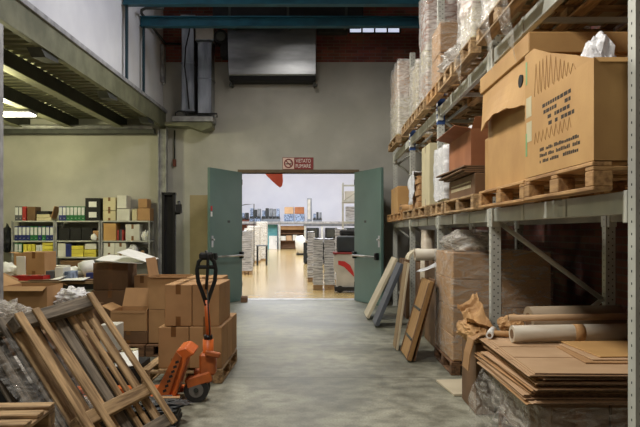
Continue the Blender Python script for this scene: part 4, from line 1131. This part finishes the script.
for i in range(5): bx('content', 'red' if i % 2 else 'brown_red', (-.19 + .095 * i, 0, .045), (.08, .18, .06), r)
for i, (a, c_, m, h, lab) in enumerate(((47, 55, 'binder_grey', .13, 'grey box on the work table right of the brown cartons'), (56, 64.5, 'card_white', .18, 'white box on the work table beside the grey box'), (65.5, 72, 'machine_blue', .12, 'blue and white pack on the work table'))):
    carton(lab, T(a, 10), T(c_, 10), 9.95, 10.25, TZ + .003, TZ + h, m, None)
r = root('paper_roll', 'crumpled white paper roll leaning on the work table', 'paper', (0, 0, 0))
b = MB().tube([(T(76, 10.2), 10.4, TZ + .12), (T(83, 10.3), 10.45, TZ + .15), (T(93, 10.4), 10.5, TZ + .2)], [.11, .12, .08], 14); o = b.build('roll', 'paper', r, smooth=True)
o = blob('crumpled_paper', 'paper', (T(68, 10.4), 10.5, TZ + .06), (.2, .15, .1), 7.1, .4, 3, zmin=TZ + .002); tag(o, 'crumpled white paper behind the small boxes on the table', 'paper')
o = blob('crumpled_paper', 'paper', (T(8, 10.8), 10.7, TZ + .08), (.2, .15, .13), 9.4, .3, 3, zmin=TZ + .002); tag(o, 'white bundle of paper at the left end of the work table', 'paper')
o = bx('cardboard_sheet', 'card_dark', (T(70, 9.9), 9.75, TZ + .012), (1.0, .25, .012), None, (0, 0, .05), .002); tag(o, 'flat dark cardboard sheet along the table front edge', 'cardboard sheet')
carton('flat white and green pack at the back of the work table', T(48, 10.9), T(66, 10.9), 10.86, 11.1, TZ + .003, TZ + .16, 'card_white', None)
carton('dark blue pack near the right end of the table', T(81, 9.75), T(91, 9.75), 9.95, 10.15, TZ + .003, TZ + .1, 'binder_blue', None)

# big dark cartons right of the table, white sheets thrown over
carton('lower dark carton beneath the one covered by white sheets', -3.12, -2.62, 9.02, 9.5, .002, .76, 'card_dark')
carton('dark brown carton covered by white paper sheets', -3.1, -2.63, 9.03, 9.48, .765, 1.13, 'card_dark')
for i, (p, lab) in enumerate(((((-3.02, 8.85, 1.15), (-2.4, 8.9, 1.1), (-2.35, 9.35, 1.16), (-3.0, 9.4, 1.2)), 'large white paper sheet lying over the dark brown carton'), (((-2.72, 8.84, 1.16), (-2.33, 8.9, 1.02), (-2.28, 9.3, 1.06), (-2.7, 9.3, 1.2)), 'white paper sheet drooping off the dark carton right corner'))):
    o = sheet('paper_sheet', 'paper', *p, 14, 8, .014, 2 + i, None, .002, 2.5); o.location.z = .03 + .09 * i; tag(o, lab, 'paper')
carton('narrow brown carton behind the open carton and white sheets', -2.58, -2.36, 9.15, 9.55, .002, .95, 'card', 'y')

# open carton, back stack
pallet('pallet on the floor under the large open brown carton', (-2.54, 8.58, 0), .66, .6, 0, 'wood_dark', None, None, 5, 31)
carton('brown carton carrying the large open carton by the back stack', X_(110, 8.4), X_(147.5, 8.4), 8.38, 8.86, .147, .3, 'card_dark')
open_carton('large open brown carton with its back flap raised', X_(111, 8.4), X_(147, 8.4), 8.38, 8.86, .305, .56, {'+y': 22, '-x': 65, '-y': 172, '+x': 20}, 'card', flen={'-y': .03, '+x': .03, '+y': .26, '-x': .14})
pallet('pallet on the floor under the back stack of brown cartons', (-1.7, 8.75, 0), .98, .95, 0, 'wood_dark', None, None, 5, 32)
BX0 = X_(149, 8.45)
carton('lower left carton of the back stack by the green door', BX0, BX0 + .46, 8.42, 8.95, .147, .57, 'card')
carton('lower right carton of the back stack by the green door', BX0 + .465, BX0 + .93, 8.42, 8.95, .147, .57, 'card')
open_carton('upper left carton of the back stack with one flap standing up', BX0, BX0 + .46, 8.42, 8.95, .575, .98, {'-x': 10, '+y': 100, '-y': 94}, 'card', flen={'-x': .24, '+y': .2, '-y': .03})
carton('upper right carton of the back stack with a tape band', BX0 + .475, BX0 + .93, 8.42, 8.95, .575, .975, 'card')
# front stack on its pallet
pallet('light wooden pallet under the taped front cartons by the hand truck', (-1.44, 7.42, 0), 1.2, .84, PI / 2, 'wood', None, None, 5, 33)
lx = (-1.69, -1.37, -1.03)
names = (('lower left front carton of the stack behind the hand truck', 'lower right front carton of the stack behind the hand truck'), ('lower left middle carton of the stack behind the hand truck', 'lower right middle carton of the stack behind the hand truck'), ('lower left back carton of the stack behind the hand truck', 'lower right back carton of the stack behind the hand truck'))
for i in range(3):
    for j in range(2):
        carton(names[i][j], lx[j] + .003, lx[j + 1] - .003, 6.87 + .405 * i, 7.27 + .405 * i, .147, .568 + .004 * ((i + j) % 2), 'card')
ux = (-1.63, -1.345, -1.06)
names = (('upper left front carton of the stack behind the hand truck', 'upper right front carton of the stack behind the hand truck'), ('upper left back carton of the stack behind the hand truck', 'upper right back carton of the stack behind the hand truck'))
for i in range(2):
    for j in range(2):
        carton(names[i][j], ux[j] + .003, ux[j + 1] - .003, 6.9 + .41 * i, 7.3 + .41 * i, .575, 1.005 + .004 * ((i + j) % 2), 'card')

# ------------------------------------------------------------------ orange hand pallet truck (forks point left)
r = root('pallet_truck', 'orange hand pallet truck with a black loop handle beside the cartons', 'pallet truck', (-1.13, 6.15, 0), math.radians(4))
# local: forks along -x
for s in (-1, 1):
    w = .075
    b = MB().box((-1.28, s * .19 - w, .075), (-.16, s * .19 + w, .088)).box((-1.28, s * .19 - w, .045), (-.16, s * .19 - w + .008, .075)).box((-1.28, s * .19 + w - .008, .045), (-.16, s * .19 + w, .075))
    b.add([(-1.28, s * .19 - w, .045), (-1.28, s * .19 + w, .045), (-1.28, s * .19 + w, .088), (-1.28, s * .19 - w, .088), (-1.38, s * .19 - .03, .05), (-1.38, s * .19 + .03, .05), (-1.38, s * .19 + .03, .07), (-1.38, s * .19 - .03, .07)], [(4, 5, 6, 7), (0, 1, 5, 4), (1, 2, 6, 5), (2, 3, 7, 6), (3, 0, 4, 7)])
    fk = b.build('fork', 'orange', r)
    for q in (-1.12, -1.03): rod('load_roller', 'wheel_grey', (q, s * .19 - .04, .036), (q, s * .19 + .04, .036), .035, fk)
# hood: slanted body plate rising from the fork heel to the pump
b = MB().prism([(-.28, .05), (-.2, .05), (-.09, .42), (-.02, .46), (-.1, .52), (-.18, .5)], 'y', -.2, .2); b.build('hood', 'orange', r, bev=.012)
for s in (-1, 1): MB().prism([(-.4, .05), (-.26, .05), (-.13, .44), (-.18, .49)], 'y', *sorted((s * .205, s * .235))).build('side_plate', 'orange_worn', r, bev=.004)
b = MB()
for k in range(7):
    x = -.28 + k * .018; z = .13 + k * .042
    b.add([(x - .012, -.2365, z), (x + .02, -.2365, z + .012), (x + .014, -.2365, z + .034), (x - .014, -.2365, z + .022)], [(0, 1, 2, 3)])
b.build('lettering_marks', 'rubber', r)
bx('linkage_arm', 'orange_worn', (.0, -.05, .2), (.24, .09, .1), r, (0, -.3, 0), .015)
bx('pump_block', 'orange_worn', (.08, 0, .34), (.15, .16, .2), r, bev=.02)
rod('pump_cylinder', 'orange', (.08, 0, .3), (.08, 0, .56), .05, r, 18)
rod('pump_cap', 'black_paint', (.08, 0, .56), (.08, 0, .6), .04, r, 18)
bx('valve_lever', 'orange_worn', (.13, -.1, .44), (.14, .05, .05), r, (0, .2, 0), .01)
for s in (-1, 1):
    wl = rod('steer_wheel', 'rubber', (-.02, s * .06 - .03, .112), (-.02, s * .06 + .03, .112), .112, r, 28)
    rod('wheel_hub', 'wheel_grey', (-.02, s * .06 - .034, .112), (-.02, s * .06 + .034, .112), .066, wl, 24)
    rod('axle_cap', 'black_paint', (-.02, s * .06 - .04, .112), (-.02, s * .06 + .04, .112), .022, wl, 14)
rod('steer_axle', 'steel_dark', (-.02, -.11, .112), (-.02, .11, .112), .018, r)
bx('steer_fork', 'orange_worn', (.02, 0, .24), (.14, .06, .1), r, bev=.01)
hb = Vector((.09, 0, .5)); ht = Vector((.07, -.05, .93))
rod('handle_shaft', 'orange', hb, ht, .024, r, 14)
loop = [ht + Vector(p) for p in ((0, 0, -.05), (-.035, -.0, .06), (-.075, -.01, .17), (-.085, -.012, .27), (-.07, -.015, .35), (-.035, -.018, .385), (.035, -.018, .385), (.07, -.015, .35), (.085, -.012, .27), (.075, -.01, .17), (.035, 0, .06), (0, 0, -.05))]
pipe('loop_handle', 'black_paint', loop, .019, r, 10)
rod('grip_bar', 'black_matte', ht + Vector((-.08, -.014, .3)), ht + Vector((.08, -.014, .3)), .018, r)
pipe('release_lever', 'black_paint', [ht + Vector(p) for p in ((.0, -.03, .1), (.01, -.05, .2), (.02, -.05, .4), (.0, -.045, .45))], .014, r)
bx('handle_head', 'black_matte', ht + Vector((0, -.015, .4)), (.13, .06, .07), r, bev=.02)
pipe('control_rod', 'steel_dark', [(.1, -.04, .56), ht + Vector((.01, -.03, .1))], .006, r)

# ------------------------------------------------------------------ foreground pallets
R0, R1 = Vector((-1.07, 5.0, .14)), Vector((-1.77, 5.2, 1.08))
L1 = Vector((-2.04, 4.5, .922))
def lean_pallet(label, R0, R1, L1, m, seed, off, L=1.2, W=.75):
    u = (R1 - R0).normalized(); v = (L1 - R1); v = (v - u * v.dot(u)).normalized(); n = u.cross(v)
    ctr = R0 + u * L / 2 + v * W / 2 + n * off
    mx = Matrix.Translation(ctr) @ Matrix((u, v, n)).transposed().to_4x4()
    r = root('wooden_pallet', label, 'pallet', (0, 0, 0))
    rnd = random.Random(seed)
    H = .12
    # seen from below: three bottom boards, then the stringers, then the deck boards
    for i, (y, w, mm) in enumerate(((.36, .075, m), (.2, .07, m), (-.355, .07, m))):
        bx('bottom_board', mm, (rnd.uniform(-.004, .004), y * W / .8, -.011), (L, w * .85, .022), r, (0, 0, rnd.uniform(-.008, .008)))
    for x, mm in ((L / 2 - .055, 'wood_grey'), (-.27, m), (-L / 2 + .055, 'wood_grey')):
        bx('stringer', mm, (x, 0, -.067), (W, .095, .088), r, (0, 0, PI / 2), .005)
    for i, (y, w, mm) in enumerate(((.35, .09, m), (.2, .05, m), (.06, .065, m), (-.04, .08, 'wood_grey'), (-.15, .05, m), (-.24, .05, m), (-.345, .08, m))):
        bx('deck_board', mm, (rnd.uniform(-.02, .0), y * W / .8, -.123), (L, w, .022), r, (0, 0, rnd.uniform(-.012, .012)))
    r.matrix_world = mx
    return r, u, v, n
r, u, v, n = lean_pallet('weathered wooden pallet leaning on edge in front of the pallet truck', R0, R1, L1, 'wood', 41, 0)
zmin = None
d = -n * .155
r2, *_ = lean_pallet('second greyer pallet leaning behind the weathered pallet at the left', R0 + d + v * .14 + Vector((-.05, -.03, .05)), R1 + d + v * .14 + Vector((-.05, -.03, .05)), L1 + d + v * .14 + Vector((-.05, -.03, .05)), 'wood_grey', 42, 0)
# film caught between them
o = sheet('plastic_film', 'film_clear', R0 + u * 1.1 + v * .5 - n * .152, R0 + u * 1.1 + v * 1.06 - n * .1, R0 + u * .15 + v * .92 - n * .1, R0 + u * .15 + v * .35 - n * .152, 10, 16, .025, 3); tag(o, 'clear plastic film caught between the two leaning pallets', 'plastic film')
# stack of pallets, bottom left corner
for k in range(4):
    pallet(('lowest', 'second lowest', 'third', 'topmost')[k] + ' pallet of the stack in the near left corner', (-2.11 + .02 * (k % 2), 3.35, .002 + k * .147), 1.2, .8, .06 * (k % 2), ('wood', 'wood', 'wood_dark', 'wood')[k], 'stacked pallets in the near left corner', None, 5, 50 + k)
# black bundle on the floor in front of the truck
r = root('flat_bundle', 'flat bundle wrapped in black plastic on the floor by the leaning pallet', 'bundle', (-1.42, 5.42, .002), .1)
b = MB()
for k in range(5): b.box((-.36 + .006 * k, -.22 + .004 * (k % 2), .03 * k), (.26 - .008 * (k % 3), .2, .03 * k + .026))
b.build('layers', 'bag_dark', r, bev=.004)
o = blob('black_film', 'bag_dark', (-.02, 0, .15), (.3, .2, .035), 3.1, .5, 4, r, zmin=.149)
bx('white_label', 'paper', (.06, -.08, .178), (.16, .1, .004), r, (0.0, .05, .2), .001); bx('card_strip', 'card', (.15, .1, .176), (.2, .06, .006), r, (0, .02, 0), .001)
# white carton, papers, clutter behind the leaning pallets
carton('small white carton standing behind the leaning pallet', X_(100, 7.4), X_(117, 7.4), 7.4, 7.65, .22, .52, 'card_white', None)
carton('brown carton under the small white carton', X_(92, 7.4), X_(118, 7.4), 7.36, 7.9, .002, .215, 'card_dark')
carton('low dark carton carrying loose white papers near the forks', X_(108, 6.75), X_(139, 6.75), 6.62, 7.2, .002, .2, 'black_matte', None)
o = sheet('paper_sheet', 'paper', (X_(114, 6.6), 6.64, .215), (X_(139, 6.6), 6.62, .23), (X_(137, 7), 7.05, .3), (X_(116, 7), 7.08, .26), 8, 8, .02, 3, None, .003); tag(o, 'loose white papers lying near the truck forks', 'paper')
open_carton('brown carton with an open flap in front of the work table', X_(3, 8.2), X_(47, 8.2), 8.2, 8.7, .47, .88, {'-x': 62, '-y': 120, '+y': 100}, 'card', flen={'-y': .1})
carton('lower brown carton under the open one before the table', X_(3, 8.2), X_(47, 8.2), 8.2, 8.75, .002, .465, 'card_dark')
carton('dark carton under the white plastic before the work table', X_(51.5, 8.3), X_(90, 8.3), 8.3, 8.85, .002, .62, 'card_dark')
o = blob('plastic_bag', 'bag_white', (X_(68, 8.4), 8.56, .71), (.19, .18, .11), 6.6, .45, 4, zmin=.624); tag(o, 'crumpled white plastic on the dark carton before the table', 'plastic bag')
carton('dark carton at the far left behind the leaning pallets', -3.2, -2.55, 5.75, 6.35, .002, .62, 'card_dark')
o = blob('plastic_film', 'film_heavy', (-2.85, 5.98, .75), (.25, .2, .16), 4.2, .5, 4, zmin=.624); tag(o, 'crumpled clear film on the carton behind the leaning pallets', 'plastic film')
carton('dark carton standing between the leaning pallet and the table boxes', -2.95, -2.4, 6.6, 7.2, .002, .5, 'card_dark')
carton('dark low carton behind the second leaning pallet', -2.75, -2.3, 5.0, 5.6, .002, .36, 'black_matte', None)

# more loose cardboard and paper among the boxes on the left
o = sheet('cardboard_sheet', 'card', (X_(20, 9.3), 9.25, .9), (X_(2, 9.3), 9.2, 1.02), (X_(-6, 9.3), 9.1, .004), (X_(24, 9.3), 9.1, .004), 6, 6, .01, 4, None, .006); tag(o, 'tilted pale brown flap sheet at the left end before the table', 'cardboard sheet')
for i, (a, c_, y, z, tw, lab) in enumerate(((58, 84, 9.5, .845, .2, 'white paper strip hanging over the table front edge'), (92, 112, 10.0, .845, -.3, 'white paper sheet on the table behind the dark carton'), (49, 60, 9.68, .848, .1, 'small white sheet at the table edge near the red tray'))):
    o = sheet('paper_sheet', 'paper', (X_(a, y), y, z + .01), (X_(c_, y), y - .03, z + .02), (X_(c_, y), y + .25, z + .05), (X_(a, y), y + .28, z + .02), 8, 5, .008, 5 + i, None, .002, 3); tag(o, lab, 'paper')
carton('flat cream pack standing on the opened carton side of the table', X_(97, 10.2), X_(112, 10.2), 10.3, 10.6, TZ + .003, TZ + .2, 'card_cream', None)
carton('cream pack on the dark low carton near the loose papers', X_(119, 7.0), X_(134, 7.0), 7.08, 7.18, .205, .3, 'card_cream', None)
o = blob('plastic_film', 'film_heavy', (-2.42, 5.3, .44), (.2, .2, .1), 8.8, .5, 4, zmin=.364); tag(o, 'crumpled clear film on the low black carton behind the pallets', 'plastic film')
o = blob('plastic_film', 'film_thick', (-1.98, 5.58, .08), (.13, .11, .08), 1.8, .5, 4, zmin=.003); tag(o, 'small crumpled film on the floor behind the leaning pallets', 'plastic film')
# ------------------------------------------------------------------ lights and camera
def area(name, loc, size, e, col, rot=(0, 0, 0), sy=None, spread=None):
    l = bpy.data.lights.new(name, 'AREA'); l.energy = e; l.color = col; l.size = size
    if sy: l.shape = 'RECTANGLE'; l.size_y = sy
    if spread: l.spread = spread
    o = bpy.data.objects.new(name, l); C.objects.link(o); o.location = loc; o.rotation_euler = rot
    return o
warm = (1, .955, .88)
area('aisle_or_fill_light', (-1.5, 3.1, 5.35), .7, 215, warm, (0, -.65, 0))
area('aisle_or_fill_light', (-1.4, 7.4, 5.35), .7, 165, warm, (0, -.5, 0))
area('aisle_or_fill_light', (-.5, 11.2, 5.35), .7, 135, warm)
area('aisle_or_fill_light', (-1.0, -2.2, 5.2), .7, 55, warm)  # added fill behind the camera, mildly lightens the sides facing it
# cool daylight high on the right reaching the upper left wall
area('rooflight', (1.8, 9, 7.9), 1.4, 100, (.88, .9, 1), (0, 1.15, 0), 6, math.radians(75))
# greenish light under the mezzanine
def point(name, loc, e, col, rad):
    l = bpy.data.lights.new(name, 'POINT'); l.energy = e; l.color = col; l.shadow_soft_size = rad
    o = bpy.data.objects.new(name, l); C.objects.link(o); o.location = loc
for x, y, e in ((-6.1, 12.5, 170), (-4.95, 9.6, 65), (-6.1, 6.6, 60)):
    point('mezzanine_lamp', (x, y, 3.6), e, (1, .95, .55), .15)
# the bright hall
for y in (20, 30, 41, 53):
    area('hall_roof_or_fill_light', (-2.5, y, 10.7), 10, 1700, (.93, .96, 1), (0, 0, 0), 8)
area('hall_roof_or_fill_light', (-2.5, 46, 9.5), 10, 1000, (.9, .94, 1), (1.1, 0, 0), 3)  # added light tilted at the far wall to brighten it, not a rooflight
w = bpy.data.worlds.new('world'); bpy.context.scene.world = w; w.use_nodes = True
w.node_tree.nodes['Background'].inputs[0].default_value = (.5, .55, .6, 1); w.node_tree.nodes['Background'].inputs[1].default_value = .01

cam = bpy.data.cameras.new('camera'); co = bpy.data.objects.new('camera', cam); C.objects.link(co)
co.location = (0, 0, EYE); co.rotation_euler = (PI / 2, 0, 0)
cam.sensor_width = 36; cam.lens = F / 640 * 36; cam.sensor_fit = 'HORIZONTAL'
cam.shift_x = -(CX - 320) / 640; cam.shift_y = (CY - 213.5) / 640
cam.clip_start = .05; cam.clip_end = 200
s = bpy.context.scene; s.camera = co
s.view_settings.view_transform = 'Standard'; s.view_settings.look = 'None'
s.view_settings.exposure = -0.25; s.view_settings.gamma = 1; s.view_settings.use_curve_mapping = False
